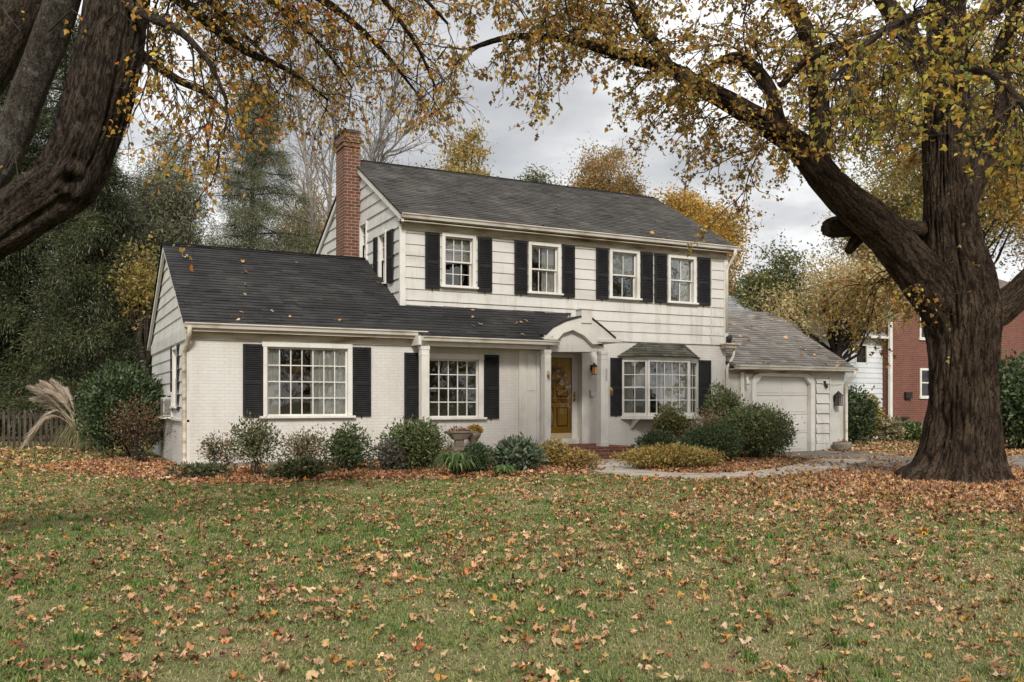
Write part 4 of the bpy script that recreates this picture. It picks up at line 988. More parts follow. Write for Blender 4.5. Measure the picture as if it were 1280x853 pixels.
# ---- grass blades: one sheet of grass, finer close to the camera
rs = np.random.RandomState(11)
n = 980000
u = rs.rand(n); d0, d1, e = 3.0, 31.0, .62
d = (d0 ** e + u * (d1 ** e - d0 ** e)) ** (1 / e)
r_ = rs.uniform(-1, 1, n) * (d * .66 + 2.8)
x, y = cam2world(r_, d)
ok = grass_ok(x, y) & ~poly_in(BED_RIGHT, x, y)
bedm = poly_in(BED_FRONT, x, y); ok &= ~(bedm & (rs.rand(n) < .97))
patch = fbm(x, y, .8, 1) + .6 * fbm(x, y, 3.1, 2) + .55 * fbm(x, y, 8.0, 3)
ok &= rs.rand(n) < np.clip(1.05 - .35 * np.clip(patch, 0, 2), .35, 1)
x, y, d, patch = x[ok], y[ok], d[ok], patch[ok]; n = len(x)
base = np.stack([x, y, gz(x, y) - .004], 1)
hgt = rs.uniform(.014, .040, n) * (1 + .25 * np.clip(-patch, -1, 1)) * np.clip(.9 + d * .012, 1, 1.25)
wid = np.clip(.0017 + .00040 * d, .0026, .016)
an = rs.uniform(0, 6.283, n); lean = rs.uniform(.35, 1.35, n)
dirx, diry = np.cos(an), np.sin(an)
ba = an + 1.57 + rs.normal(0, .4, n); bx, by = np.cos(ba) * wid, np.sin(ba) * wid
mid = base + np.stack([dirx * lean * hgt * .35, diry * lean * hgt * .35, hgt * .6], 1)
tip = base + np.stack([dirx * lean * hgt * 1.1, diry * lean * hgt * 1.1, hgt * np.clip(1.15 - .5 * lean, .45, 1.1)], 1)
B_ = np.stack([bx, by, np.zeros(n)], 1)
V = np.stack([base - B_, base + B_, mid + B_ * .8, mid - B_ * .8, tip], 1).reshape(-1, 3)
T = (np.array([(0, 1, 2), (0, 2, 3), (3, 2, 4)])[None] + (np.arange(n) * 5)[:, None, None]).reshape(-1, 3)
gb = .30 * np.exp(-((x - 6.0) ** 2 + (y - 4.5) ** 2) / 9) + .2 * np.exp(-((x - 8.5) ** 2 + (y - 9) ** 2) / 14)
kt = 5200; dt = (3.2 ** 1.2 + rs.rand(kt) * (22 ** 1.2 - 3.2 ** 1.2)) ** (1 / 1.2); rt = rs.uniform(-1, 1, kt) * (dt * .62 + .6); xt, yt = cam2world(rt, dt)
okt = grass_ok(xt, yt) & ~poly_in(BED_FRONT, xt, yt) & ~poly_in(BED_RIGHT, xt, yt) & (fbm(xt, yt, 1.3, 12) > -.1); xt, yt, dt = xt[okt], yt[okt], dt[okt]; kt = len(xt)
t = np.clip(.42 + gb + .38 * patch + rs.normal(0, .22, n), 0, 1)[:, None]
g0, g1, g2 = np.array([.15, .21, .060]), np.array([.225, .255, .090]), np.array([.42, .345, .18])
c = np.where(t < .5, g0 + (g1 - g0) * t * 2, g1 + (g2 - g1) * (t - .5) * 2)
c *= rs.uniform(.75, 1.25, (n, 1))
m_ = 16; n2 = kt * m_; tx = np.repeat(xt, m_) + rs.normal(0, .022, n2); ty = np.repeat(yt, m_) + rs.normal(0, .022, n2); td = np.repeat(dt, m_); ta = rs.uniform(0, 6.283, n2)
th_ = np.repeat(rs.uniform(.035, .085, kt), m_) * rs.uniform(.6, 1.1, n2); ll = th_ * rs.uniform(.2, .9, n2); tw_ = np.clip(.002 + .00042 * td, .003, .014)
p0 = np.stack([tx, ty, gz(tx, ty)], 1); dv = np.stack([np.cos(ta), np.sin(ta), 0 * ta], 1); sv = np.stack([-np.sin(ta), np.cos(ta), 0 * ta], 1) * tw_[:, None]
p1 = p0 + dv * (ll * .35)[:, None] + np.array([0, 0, 1]) * (th_ * .62)[:, None]; p2 = p0 + dv * ll[:, None] + np.array([0, 0, 1]) * (th_ * .9)[:, None]
V2 = np.stack([p0 - sv, p0 + sv, p1 + sv * .8, p1 - sv * .8, p2], 1).reshape(-1, 3); T2 = (np.array([(0, 1, 2), (0, 2, 3), (3, 2, 4)])[None] + (np.arange(n2) * 5)[:, None, None]).reshape(-1, 3)
ck = np.array([(.11, .20, .045), (.16, .24, .06), (.22, .26, .08)])[rs.choice(3, kt)] * rs.uniform(.7, 1.2, (kt, 1)); c2 = np.repeat(ck, m_, 0) * rs.uniform(.8, 1.2, (n2, 1))
V = np.concatenate([V, V2]); T = np.concatenate([T, T2 + n * 5]); c = np.concatenate([c, c2])
grass = bulkmesh('grass', V, T, np.repeat(c, 5, 0), GRASSM)
tag(grass, 'short green and straw coloured grass of the front lawn', 'grass', kind='stuff')

# ---- fallen leaves
PALF = [(4.2, (.53, .335, .185)), (3.6, (.42, .25, .125)), (1.6, (.60, .435, .265)), (1.3, (.49, .24, .07)), (2.8, (.24, .13, .07)), (.07, (.36, .10, .045)), (.3, (.54, .36, .11))]
PALB = [(4, (.44, .235, .125)), (3, (.35, .17, .088)), (2, (.54, .33, .195)), (1.2, (.52, .235, .06)), (2, (.17, .085, .05)), (.5, (.6, .43, .26))]
def litter_np(x, y, sz, pal, rs, tmpl, lift=.02, tilt=.24):
    n = len(x); c = np.stack([x, y, gz(x, y) + lift + rs.uniform(0, .03, n)], 1)
    an = rs.uniform(0, 6.283, n); ax = np.stack([np.cos(an), np.sin(an), rs.normal(0, tilt * .7, n)], 1)
    nm = np.stack([rs.normal(0, tilt, n), rs.normal(0, tilt, n), np.ones(n)], 1)
    return leaves_np(c, sz, palette(n, pal, rs, .2), tmpl, ax, nm, .6, rs, .24)
rs = np.random.RandomState(21)
n = 70000
d = (2.6 ** 1.35 + rs.rand(n) * (30 ** 1.35 - 2.6 ** 1.35)) ** (1 / 1.35); r_ = rs.uniform(-1, 1, n) * (d * .66 + 2.8)
x, y = cam2world(r_, d)
cl = fbm(x, y, .7, 5) + .9 * fbm(x, y, 2.6, 6)
oakd = np.hypot(x - OAK[0], y - OAK[1])
n0_ = n; keep = (rs.rand(n) < np.where(d < 7, .50, np.clip(.62 - .02 * (d - 9), .34, .62))) & (rs.rand(n) < np.clip(.62 + .30 * cl + .5 * np.exp(-(oakd / 5) ** 2), .08, 1)) & ~poly_in(HOUSE, x, y)
keep &= ~((poly_in(PATH, x, y) | poly_in(DRIVE, x, y)) & (rs.rand(n) < .72))
x, y = x[keep], y[keep]; sz = rs.uniform(.026, .076, len(x)); sz *= .90 + .10 * sstep(5, 10, d[keep]); sz[rs.rand(len(x)) < .06] *= 1.35
parts = [litter_np(x, y, sz, PALF, rs, MAPLE, .016)]
# little clumps of leaves lying together
k = 760; d = rs.uniform(3.5, 20, k); r_ = rs.uniform(-1, 1, k) * d * .62; cx_, cy_ = cam2world(r_, d)
m_ = rs.randint(3, 9, k); x = np.repeat(cx_, m_) + rs.normal(0, .12, m_.sum()); y = np.repeat(cy_, m_) + rs.normal(0, .12, m_.sum())
keep = ~(poly_in(HOUSE, x, y) | poly_in(PATH, x, y)); x, y = x[keep], y[keep]
parts.append(litter_np(x, y, rs.uniform(.032, .072, len(x)), PALF, rs, MAPLE, .02, .45))
# beds
def fill(poly, n, rs):
    p = np.array(poly); lo, hi = p.min(0), p.max(0); x = rs.uniform(lo[0], hi[0], n); y = rs.uniform(lo[1], hi[1], n); k = poly_in(poly, x, y); return x[k], y[k]
x, y = fill(BED_FRONT, 46000, rs); parts.append(litter_np(x, y, rs.uniform(.045, .095, len(x)), PALB, rs, STAR, .012, .5))
x, y = x[:2500] + rs.normal(0, .35, 2500), y[:2500] + rs.normal(0, .35, 2500); k = ~poly_in(HOUSE, x, y); parts.append(litter_np(x[k], y[k], rs.uniform(.06, .12, k.sum()), PALB, rs, STAR, .03, .4))
x, y = fill(BED_RIGHT, 24000, rs); parts.append(litter_np(x, y, rs.uniform(.045, .095, len(x)), PALB, rs, STAR, .012, .5))
# thick ring under the oak, drifting over the drive
n = 15000; a = rs.uniform(0, 6.283, n); q = np.abs(rs.normal(0, 1, n)) * 2.4 + .3; x = OAK[0] + np.cos(a) * q * 1.15 - .1; y = OAK[1] + np.sin(a) * q * .95 - .25
k = ~(poly_in(HOUSE, x, y)) & ~(poly_in(PATH, x, y) & (rs.rand(n) < .8)) & ~(poly_in(DRIVE, x, y) & (y > 11.6) & (rs.rand(n) < .75)); parts.append(litter_np(x[k], y[k], rs.uniform(.045, .10, k.sum()), PALB + PALF[:1], rs, MAPLE, .015, .5))
n = 5200; x = rs.uniform(13, 24, n); y = rs.uniform(8, 19.6, n); w_ = fbm(x, y, .9, 9); k = (w_ > .25) & ~poly_in(HOUSE, x, y); parts.append(litter_np(x[k], y[k], rs.uniform(.06, .11, k.sum()), PALB[:4] + PALF[:3], rs, STAR, .02, .4))
n = 3800; x = rs.uniform(20.5, 31, n); y = rs.uniform(12, 24, n); k = ~poly_in(HOUSE, x, y); parts.append(litter_np(x[k], y[k], rs.uniform(.08, .13, k.sum()), PALB[:4] + PALF[:3], rs, STAR, .03, .4))
n = 2600; x = rs.uniform(-9, 2, n); y = rs.uniform(19, 30, n); parts.append(litter_np(x, y, rs.uniform(.07, .13, n), PALF, rs, STAR, .03, .4))
V = np.concatenate([p[0] for p in parts]); C = np.concatenate([p[2] for p in parts]); off = np.cumsum([0] + [len(p[0]) for p in parts[:-1]]); T = np.concatenate([p[1] + o for p, o in zip(parts, off)])
tag(bulkmesh('fallen_leaves', V, T, C, LITTER), 'curled brown and orange maple leaves lying over lawn and beds', 'fallen leaves', kind='stuff')
# leaves caught on the roofs
rs = np.random.RandomState(5); P_ = []; 
for (x0, x1, ya, za, yb, zb, n_) in ((2.6, 7.2, 18.6, 2.95, 22.2, 4.98, 16), (7.4, 10.5, 18.3, 2.84, 19.7, 3.57, 10), (17.3, 21.5, 19.5, 2.41, 22.9, 4.28, 46), (7.5, 16.8, 19.5, 5.71, 23.2, 7.76, 14)):
    t = rs.rand(n_) ** 1.6; P_.append(np.stack([rs.uniform(x0, x1, n_), ya + (yb - ya) * t, za + (zb - za) * t + .02], 1))
P_ = np.concatenate(P_); n = len(P_); V, T, C = leaves_np(P_, rs.uniform(.07, .13, n), palette(n, PALF, rs), MAPLE, rs.normal(0, 1, (n, 3)) * (1, .6, .3), np.stack([rs.normal(0, .2, n), np.full(n, -.5), np.ones(n)], 1), .7, rs)
tag(bulkmesh('roof_leaves', V, T, C, LITTER), 'stray dry leaves caught on the shingle roofs of the house', 'fallen leaves', kind='stuff')

# ---------------------------------------------------------------- shrubs
DG = [(3, (.034, .055, .022)), (3, (.055, .084, .032)), (1.7, (.088, .120, .050)), (.6, (.15, .18, .08))]
MG = [(2, (.065, .092, .032)), (3, (.105, .136, .048)), (2, (.16, .18, .07)), (.8, (.25, .23, .10))]
SP = [(2, (.13, .12, .055)), (2, (.20, .15, .075)), (1.5, (.10, .11, .045)), (1, (.28, .19, .10))]
GO = [(3, (.27, .20, .05)), (2, (.36, .26, .075)), (2, (.17, .14, .045)), (1, (.30, .16, .05))]
BR = [(3, (.16, .09, .045)), (2, (.22, .13, .065)), (2, (.10, .06, .035))]
def shrub(name, label, loc, w, h, dep, n, size, pal, lobes=9, inner=.55, stems=7, seed=1, tmpl=OVAL, low=.12, cat='shrub', group=None, lobe_r=.36, mat=None, up=.3, flat=1.0):
    rs = np.random.RandomState(seed); loc = Vector((loc[0], loc[1], float(gz(loc[0], loc[1]))))
    if inner >= .5: n = int(n * 1.7); size *= 1.22; low -= .10; stems = max(3, stems - 2)
    t = thing(name, label, cat, loc, group)
    d = unit(rs.normal(size=(lobes, 3))); d[:, 2] = np.abs(d[:, 2]) * .9
    cen = d * (rs.uniform(.35, .66, (lobes, 1))) * np.array([w / 2, dep / 2, h * .52]); cen[:, 2] += h * (low + .30)
    lr = rs.uniform(.75, 1.25, lobes) * lobe_r
    li = rs.choice(lobes, n, p=lr ** 2 / (lr ** 2).sum())
    q = unit(rs.normal(size=(n, 3))); rad = np.where(rs.rand(n) < inner, rs.uniform(.8, 1.08, n), rs.uniform(.3, 1.0, n)) * (1 + .18 * rs.normal(size=n) * (rs.rand(n) < .25))
    p = cen[li] + q * (rad * lr[li])[:, None] * np.array([w, dep, h * .92 * flat]) * 1.0
    p[:, 2] = np.clip(p[:, 2], .03 + .05 * rs.rand(n), h * 1.08)
    p = p + np.array(loc)
    ax = q * .8 + rs.normal(0, .6, (n, 3)) + np.array([0, 0, up])
    V, T, C = leaves_np(p, size * rs.uniform(.6, 1.3, n), palette(n, pal, rs, .22), tmpl, ax, q + rs.normal(0, .5, (n, 3)), .3, rs)
    bulkmesh('foliage', V, T, C, mat or EVER, t)
    tw = Twigs(seed + 50)
    for i in range(stems):
        a = rs.uniform(0, 6.28); sp_ = .2 if inner < .5 else .07; b = np.array(loc) + np.array([math.cos(a) * w * sp_ * rs.rand(), math.sin(a) * dep * sp_ * rs.rand(), -.02]); g = np.array(loc) + cen[rs.randint(lobes)] + rs.normal(0, .05, 3)
        P = np.array([b, b * .6 + g * .4 + rs.normal(0, .03, 3), b * .2 + g * .8 + rs.normal(0, .04, 3), g]); tw.tube(P, (.007 if inner < .5 else .014) * max(h, .6), .004, 5)
        for _ in range(3):
            C2 = tw.path(P[2], (g - b) + rs.normal(0, .35, 3) * h, h * .38, 3, .0, .25); tw.tube(C2, .006, .002, 4)
    tw.build_wood('stem', TWIG, t)
    return t
FR = 'shrubs planted along the house front'
shrub('shrub', 'thin bare-stemmed shrub nearest the house corner downspout', (2.75, 17.1), .75, .78, .6, 1100, .06, SP, 7, .3, 12, 1, group=FR)
shrub('shrub', 'sparse olive shrub under the left shutter of the big window', (3.30, 16.45), .95, 1.08, .75, 2600, .062, SP[:2] + MG[:2], 9, .35, 14, 2, group=FR)
shrub('shrub', 'sparse rusty shrub beneath the right half of the big window', (4.35, 17.0), 1.10, .95, .8, 2200, .058, SP, 9, .3, 16, 3, group=FR)
shrub('ground_shrub', 'low sprawling olive brown shrub in front of the sparse shrubs', (3.75, 15.3), 1.0, .42, .55, 1300, .06, SP[:3] + DG[:2], 8, .5, 5, 4, group=FR)
shrub('ground_shrub', 'low dark tangle of leaves at the foot of the house corner', (2.35, 16.4), .8, .36, .5, 700, .06, SP[:3] + DG[:2], 7, .5, 5, 14, group=FR)
shrub('shrub', 'dense dark green shrub right of the big window', (5.15, 16.9), .80, .98, .75, 2600, .055, DG[1:] + MG[:2], 10, .6, 6, 5, group=FR)
shrub('shrub', 'tallest leafy green shrub in front of the porch column', (6.35, 16.6), 1.12, 1.22, .95, 4600, .058, MG, 13, .6, 7, 6, group=FR)
shrub('shrub', 'greyish lower shrub tucked against the tallest green shrub', (5.75, 16.4), .62, .72, .6, 1500, .05, [(2, (.14, .13, .10)), (2, (.09, .09, .06)), (1, (.2, .18, .14))], 8, .5, 6, 7, group=FR)
shrub('shrub', 'small dark evergreen shrub between strap-leaved clump and porch', (7.05, 15.2), .58, .66, .55, 2400, .045, DG[:3], 8, .7, 4, 8, group=FR)
shrub('rhododendron', 'rounded silvery green rhododendron in front of the brick porch', (7.95, 15.25), .98, .72, .8, 1900, .085, [(2, (.05, .075, .04)), (3, (.09, .12, .07)), (2, (.16, .19, .13)), (1, (.035, .055, .025))], 10, .65, 5, 9, group=FR)
shrub('shrub', 'golden yellow shrub at the foot of the left entrance column', (9.25, 16.0), .78, .62, .6, 1700, .05, GO, 8, .6, 5, 10, group=FR)
shrub('shrub', 'small orange brown shrub beside the front step', (9.30, 15.05), .72, .46, .55, 1200, .05, [(2, (.30, .17, .05)), (2, (.22, .16, .06)), (1, (.34, .24, .08))], 8, .5, 5, 11, group=FR)
shrub('shrub', 'yellow green cushion shrub under the bay window', (13.75, 18.0), 1.05, 1.22, .8, 3200, .05, [(2, (.12, .125, .04)), (2, (.19, .17, .055)), (2, (.07, .085, .03)), (1, (.28, .22, .08))], 8, .6, 6, 12, low=.30, lobe_r=.30, group=FR)
shrub('shrub', 'dark green spreading shrub left of the bay window sill', (12.9, 17.6), 1.1, .72, .8, 2300, .055, DG[1:] + MG[:1], 9, .6, 5, 13, group=FR)
gold = shrub('golden_mound', 'wide low golden mound beside the concrete path', (11.05, 14.55), 2.25, .60, 1.3, 6200, .05, GO, 16, .7, 4, 15, lobe_r=.27, group=FR)
shrub('shrub', 'rounded dark green shrub between golden mound and garage', (13.1, 15.75), 1.32, 1.02, 1.1, 6800, .05, DG[1:] + MG[:1], 12, .65, 5, 16, group=FR)
shrub('shrub', 'biggest rounded olive shrub in front of the garage door', (14.85, 16.3), 1.85, 1.46, 1.4, 11500, .055, MG + DG[2:3] + [(.6, (.26, .18, .09))], 15, .6, 7, 17, group=FR)
shrub('shrub', 'upright bright green shrub rising behind the biggest rounded shrub', (14.9, 17.6), 1.3, 1.75, .9, 3600, .06, MG[1:], 8, .5, 7, 18, low=.34, lobe_r=.27, group=FR)
shrub('shrub', 'pinkish brown faded shrub beside the biggest rounded shrub', (14.2, 17.2), .85, 1.20, .7, 1300, .055, [(2, (.26, .17, .11)), (1, (.33, .22, .15)), (1, (.15, .13, .06))], 7, .5, 6, 19, low=.28, group=FR)
shrub('holly_shrub', 'big dark round evergreen shrub left of the white house', (1.62, 23.6), 1.75, 2.7, 1.8, 12500, .085, DG[:3] + [(.5, (.09, .12, .05))], 17, .65, 5, 20, lobe_r=.31)
shrub('shrub', 'rusty brown dying shrub by the left gable wall', (1.75, 21.0), 1.25, 1.5, 1.0, 1900, .05, BR, 9, .3, 26, 21)
# strap leaved clump
rs = np.random.RandomState(31); loc = np.array([6.5, 14.85, 0.0]); t = thing('hosta', 'bright green strap-leaved clump at the edge of the lawn', 'plant', loc, FR)
def straps(name, loc, n, ln, w, hgt, pal, mat, par, rs, seg=5, drop=1.0):
    a = rs.uniform(0, 6.283, n); l = ln * rs.uniform(.6, 1.15, n); s = np.linspace(0, 1, seg + 1)
    rise = rs.uniform(.5, 1.1, n) * hgt
    X = loc[0] + np.cos(a)[:, None] * l[:, None] * s ** 1.0; Y = loc[1] + np.sin(a)[:, None] * l[:, None] * s
    Z = loc[2] + rise[:, None] * (np.sin(s * math.pi * .62)[None]) - drop * rise[:, None] * .55 * s[None] ** 3 + .01
    tw_ = w * np.sin(np.clip(s * .93 + .07, 0, 1) * math.pi) ** .6 * rs.uniform(.7, 1.2, n)[:, None]
    px, py = -np.sin(a)[:, None] * tw_, np.cos(a)[:, None] * tw_
    V = np.stack([np.stack([X - px, Y - py, Z], -1), np.stack([X + px, Y + py, Z], -1)], 2)
    i = np.arange(seg); q = np.stack([2 * i, 2 * i + 1, 2 * i + 3, 2 * i + 2], -1); Fq = (q[None] + (np.arange(n) * (2 * seg + 2))[:, None, None]).reshape(-1, 4)
    C = np.repeat(palette(n, pal, rs, .2)[:, None], 2 * seg + 2, 1).reshape(-1, 3)
    return bulkmesh(name, V.reshape(-1, 3), Fq, C, mat, par, k=4)
straps('leaves', loc, 130, .46, .024, .52, [(2, (.12, .19, .06)), (2, (.18, .25, .10)), (1, (.26, .30, .15)), (.5, (.07, .11, .04))], LEAF, t, rs)
loc = np.array([7.35, 14.6, 0.0]); t = thing('hosta', 'small low strap-leaved sprig in front of the rhododendron', 'plant', loc, FR)
straps('leaves', loc, 45, .3, .024, .22, [(2, (.12, .19, .06)), (2, (.18, .25, .10))], LEAF, t, rs)
# pampas grass
loc = np.array([.75, 26.6, 0.0]); t = thing('pampas_grass', 'pampas grass clump with tall pale plumes leaning left', 'pampas grass', loc)
straps('leaves', loc, 420, .75, .008, .95, [(2, (.26, .22, .12)), (2, (.36, .31, .18)), (1, (.16, .15, .07))], LEAF, t, rs, 6, 1.5)
def plume(root, tip, sag, n, rs, w=.16):
    root, tip = np.array(root), np.array(tip); s = np.linspace(0, 1, 9)[:, None]
    P = root + (tip - root) * s + np.array([0, 0, 1]) * (np.sin(s * math.pi) * sag)
    tw = Twigs(int(abs(tip[2] * 100))); tw.tube(P, .012, .004, 5); st = tw.build_wood('stalk', noisy_straw, t)
    u_ = rs.uniform(.42, 1.0, n); k = np.minimum((u_ * 8).astype(int), 7); f = (u_ * 8 - k)[:, None]; c = P[k] * (1 - f) + P[k + 1] * f; dr = unit(P[k + 1] - P[k])
    ax = dr * 1.0 + rs.normal(0, .17, (n, 3)) + np.array([0, 0, -.12]); sz = (.09 + .16 * np.sin(np.clip((u_ - .4) / .62, 0, 1) * math.pi)) * rs.uniform(.6, 1.2, n)
    V, T, C = leaves_np(c, sz, palette(n, [(2, (.47, .385, .30)), (2, (.58, .49, .39)), (1, (.36, .29, .215))], rs, .12) * rs.uniform(.75, 1.15), NEED, ax, None, .5, rs)
    bulkmesh('plume', V, T, C, PLUME, t)
noisy_straw = noisy('straw_stalk', [(0.3, (.28, .22, .13)), (0.7, (.42, .35, .23))], scale=8, rough=.8)
r0 = np.array(at(103, 535, 24.4)); r0[2] = .35
for i, (px, py, dd) in enumerate(((37, 484, 24.2), (45, 490, 24.9), (40, 499, 24.6), (52, 477, 25.0), (66, 477, 24.5), (58, 489, 24.2), (80, 486, 25.2), (54, 505, 24.7), (72, 495, 24.3), (48, 482, 24.4))):
    q = at(px, py, dd); plume(r0 + rs.normal(0, .06, 3), q, .30, 1000, rs)
for (px, py, dd) in ((26, 562, 23.6), (40, 548, 23.9)): plume(r0, at(px, py, dd), .75, 700, rs)

# ---- neighbour side shrubs
shrub('hedge_shrub', 'large dark shrub just beyond the garage corner', (24.6, 22.6), 2.1, 2.15, 1.9, 6500, .11, DG + [(.5, (.12, .13, .06))], 13, .65, 4, 23)
shrub('hedge_shrub', 'yellowing small shrub in front of the white neighbour wing', (27.6, 24.0), .9, 1.75, .8, 1500, .11, GO, 8, .6, 4, 24)
shrub('shrub', 'small green shrub at the foot of the red brick wall', (28.5, 22.8), 1.25, .85, 1.0, 1800, .10, MG, 8, .6, 4, 25)
shrub('hedge_shrub', 'big dark green shrub right of the oak trunk', (25.7, 16.8), 3.6, 3.0, 2.6, 11000, .12, DG, 18, .7, 4, 26)
shrub('hedge_shrub', 'broad leafy shrub at the far right edge near the brick house', (28.8, 15.6), 3.4, 2.5, 2.4, 7000, .12, DG + MG[:1], 14, .65, 4, 27)
shrub('shrub', 'small feathery pale shrub by the neighbour white corner post', (27.2, 22.7), .8, .95, .7, 600, .12, [(2, (.22, .2, .1)), (2, (.3, .26, .15))], 6, .5, 5, 28)

# ---------------------------------------------------------------- fence
fe = thing('picket_fence', 'weathered wooden picket fence behind the pampas grass', 'fence', (-3, 29.6, 0))
fx0, fy0, fx1, fy1 = -9.0, 28.6, 3.2, 30.0
def fp(s): return fx0 + (fx1 - fx0) * s, fy0 + (fy1 - fy0) * s
ln = math.hypot(fx1 - fx0, fy1 - fy0); n = int(ln / .135); m = MB()
for i in range(n):
    x, y = fp((i + .5) / n); h = 1.12 + rnd.uniform(-.05, .05); w_ = .036; lx_ = rnd.gauss(0, .008)
    m.prism([(-w_, .06), (w_, .06), (w_ + lx_, h - .07), (lx_, h), (-w_ + lx_, h - .07)], lambda u, v, d: (x + u, y + d, v), -.012, .012)
m.build('picket_panel', FENCEW, fe)
for z in (.28, .88):
    m = MB(); m.prism([(fx0, z), (fx1, z), (fx1, z + .09), (fx0, z + .09)], lambda u, v, d: (u, fy0 + (u - fx0) * (fy1 - fy0) / (fx1 - fx0) + .014 + d, v), 0, .04); m.build('rail', FENCEW, fe)
for s in (.02, .28, .585, .84, .99):
    x, y = fp(s); m = MB(); m.box(x - .06, x + .06, y + .06, y + .18, -.1, 1.22); m.build('post', noisy('dark_post', [(0.3, (.03, .024, .02)), (0.7, (.08, .065, .05))], scale=5, rough=.9), fe)

# ---------------------------------------------------------------- neighbour houses
nb = thing('neighbour_house', 'red brick neighbour house with low white-sided wing beyond the garage', 'house', (31, 25, 0))
bY_ = 24.56; bx0, bx1 = 29.28, 42.0
NW = [(31.02, 31.72, 1.55, 2.72), (34.6, 35.6, 1.3, 2.7), (31.0, 31.8, 3.9, 5.1), (34.6, 35.6, 3.9, 5.1)]
holes_wall('brick_wall', BRICKN, front(bY_), bx0, bx1, -.2, 5.6, NW, parent=nb)
holes_wall('brick_wall', BRICKN, lambda a, d, z: (bx0 + .002 - d, a, z), bY_, 30, -.2, 5.6, [], parent=nb)
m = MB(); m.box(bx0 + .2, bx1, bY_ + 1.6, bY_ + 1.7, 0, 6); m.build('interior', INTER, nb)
for g in NW:
    T_ = front(bY_); m = MB(T_); a0, a1, z0, z1 = g
    m.box(a0, a0 + .09, -.06, .03, z0, z1); m.box(a1 - .09, a1, -.06, .03, z0, z1); m.box(a0 + .09, a1 - .09, -.06, .028, z1 - .09, z1); m.box(a0 - .04, a1 + .04, -.06, .06, z0 - .06, z0 + .06); m.box(a0 + .09, a1 - .09, -.05, .01, (z0 + z1) / 2 - .025, (z0 + z1) / 2 + .025)
    f_ = m.build('window', TRIM, nb); m = MB(T_); m.box(a0 + .09, a1 - .09, -.04, -.036, z0 + .06, z1 - .09); m.build('pane', GLASS, f_)
m = MB(); m.box(bx0 - .3, bx1, bY_ - .3, 30.2, 5.6, 5.72); m.build('eave_board', TRIM, nb)
m = MB(); m.add([(bx0 - .35, bY_ - .35, 5.72), (bx1, bY_ - .35, 5.72), (bx1, 30.3, 5.72), (bx0 - .35, 30.3, 5.72), (bx0 + 2.6, 27.4, 7.3), (bx1 - 2.6, 27.4, 7.3)], [(0, 1, 5, 4), (1, 2, 5), (2, 3, 4, 5), (3, 0, 4), (0, 3, 2, 1)]); m.build('roof', DECK, nb)
m = MB(); m.box(bx0 - .08, bx0 + .06, bY_ - .1, bY_ - .005, 0, 5.6); m.build('downspout', TRIM, nb)
m = MB(front(bY_)); m.box(29.55, 30.2, .003, .10, -.1, .7); m.box(29.5, 30.25, .003, .16, .7, .76); m.build('basement_hatch', DARKM, nb)
m = MB(front(bY_)); m.box(30.1, 30.45, .003, .12, 1.5, 1.75); m.build('wall_vent', DARKM, nb)
NSID = noisy('neighbour_white_paint', [(0.3, (.60, .63, .66)), (0.7, (.72, .74, .76))], scale=2, rough=.6)
wY_ = 24.9; wx0, wx1 = 22.5, 29.26
WHO = [(27.8, 28.35, 2.9, 3.55), (29.0, 29.2, 2.9, 3.5)]
siding('siding_wall', NSID, front(wY_), -.1, 3.95, lambda z: (wx0, wx1), [WHO[0]], exp=.2, lip=.02, parent=nb)
m = MB(front(wY_)); m.box(WHO[0][0], WHO[0][1], -.1, -.05, WHO[0][2], WHO[0][3]); m.build('vent_window', DARKM, nb)
m = MB(front(wY_)); m.box(WHO[0][0] - .06, WHO[0][0], .0, .05, 2.85, 3.6); m.box(WHO[0][1], WHO[0][1] + .06, .0, .05, 2.85, 3.6); m.box(WHO[0][0] - .06, WHO[0][1] + .06, 0, .052, 3.55, 3.61); m.build('window', TRIM, nb)
holes_wall('side_wall', NSID, lambda a, d, z: (wx0 - d, a, z), wY_, 31, -.1, 3.95, [], parent=nb)
NRO = shinglemat('pale_grey_shingles', (.20, .205, .21), (.29, .295, .30), (.36, .365, .37))
nr = shingles('roof', NRO, (wY_ - .35, 3.93), (27.9, 5.6), lambda t: (wx0 - .2, wx1 + .02), nb, seed=31, exp=.22, tab=.5)
gm = MB(); gm.box(wx0 - .2, wx1, wY_ - .37, wY_ - .02, 3.84, 3.93); gm.build('eave_board', TRIM, nb)

# ---------------------------------------------------------------- trees
def canopy(rs, cen, rad, nclump, nleaf, size, pal, clump_r, tmpl=OVAL, hollow=.35, hang=0.0):
    """leaf clumps spread through an uneven volume of several lobes."""
    nl = 7; q = unit(rs.normal(size=(nl, 3))); lc = q * .42 * np.array(rad); lr = rs.uniform(.5, .8, nl)
    li = rs.randint(0, nl, nclump); d = unit(rs.normal(size=(nclump, 3))); k = rs.uniform(hollow, 1.05, nclump) ** .6
    cc = np.array(cen) + lc[li] + d * (k * lr[li])[:, None] * np.array(rad)
    ci = rs.randint(0, nclump, nleaf); p = cc[ci] + rs.normal(0, 1, (nleaf, 3)) * clump_r * (rs.uniform(.5, 1.2, nclump)[ci])[:, None] * np.array([1, 1, .7])
    ccol = 1 + rs.normal(0, .16, nclump)
    ax = rs.normal(0, 1, (nleaf, 3)) + np.array([0, 0, -hang])
    col = palette(nleaf, pal, rs, .2) * ccol[ci][:, None]
    return cc, leaves_np(p, size * rs.uniform(.6, 1.3, nleaf), np.clip(col, .004, .9), tmpl, ax, None, .35, rs)
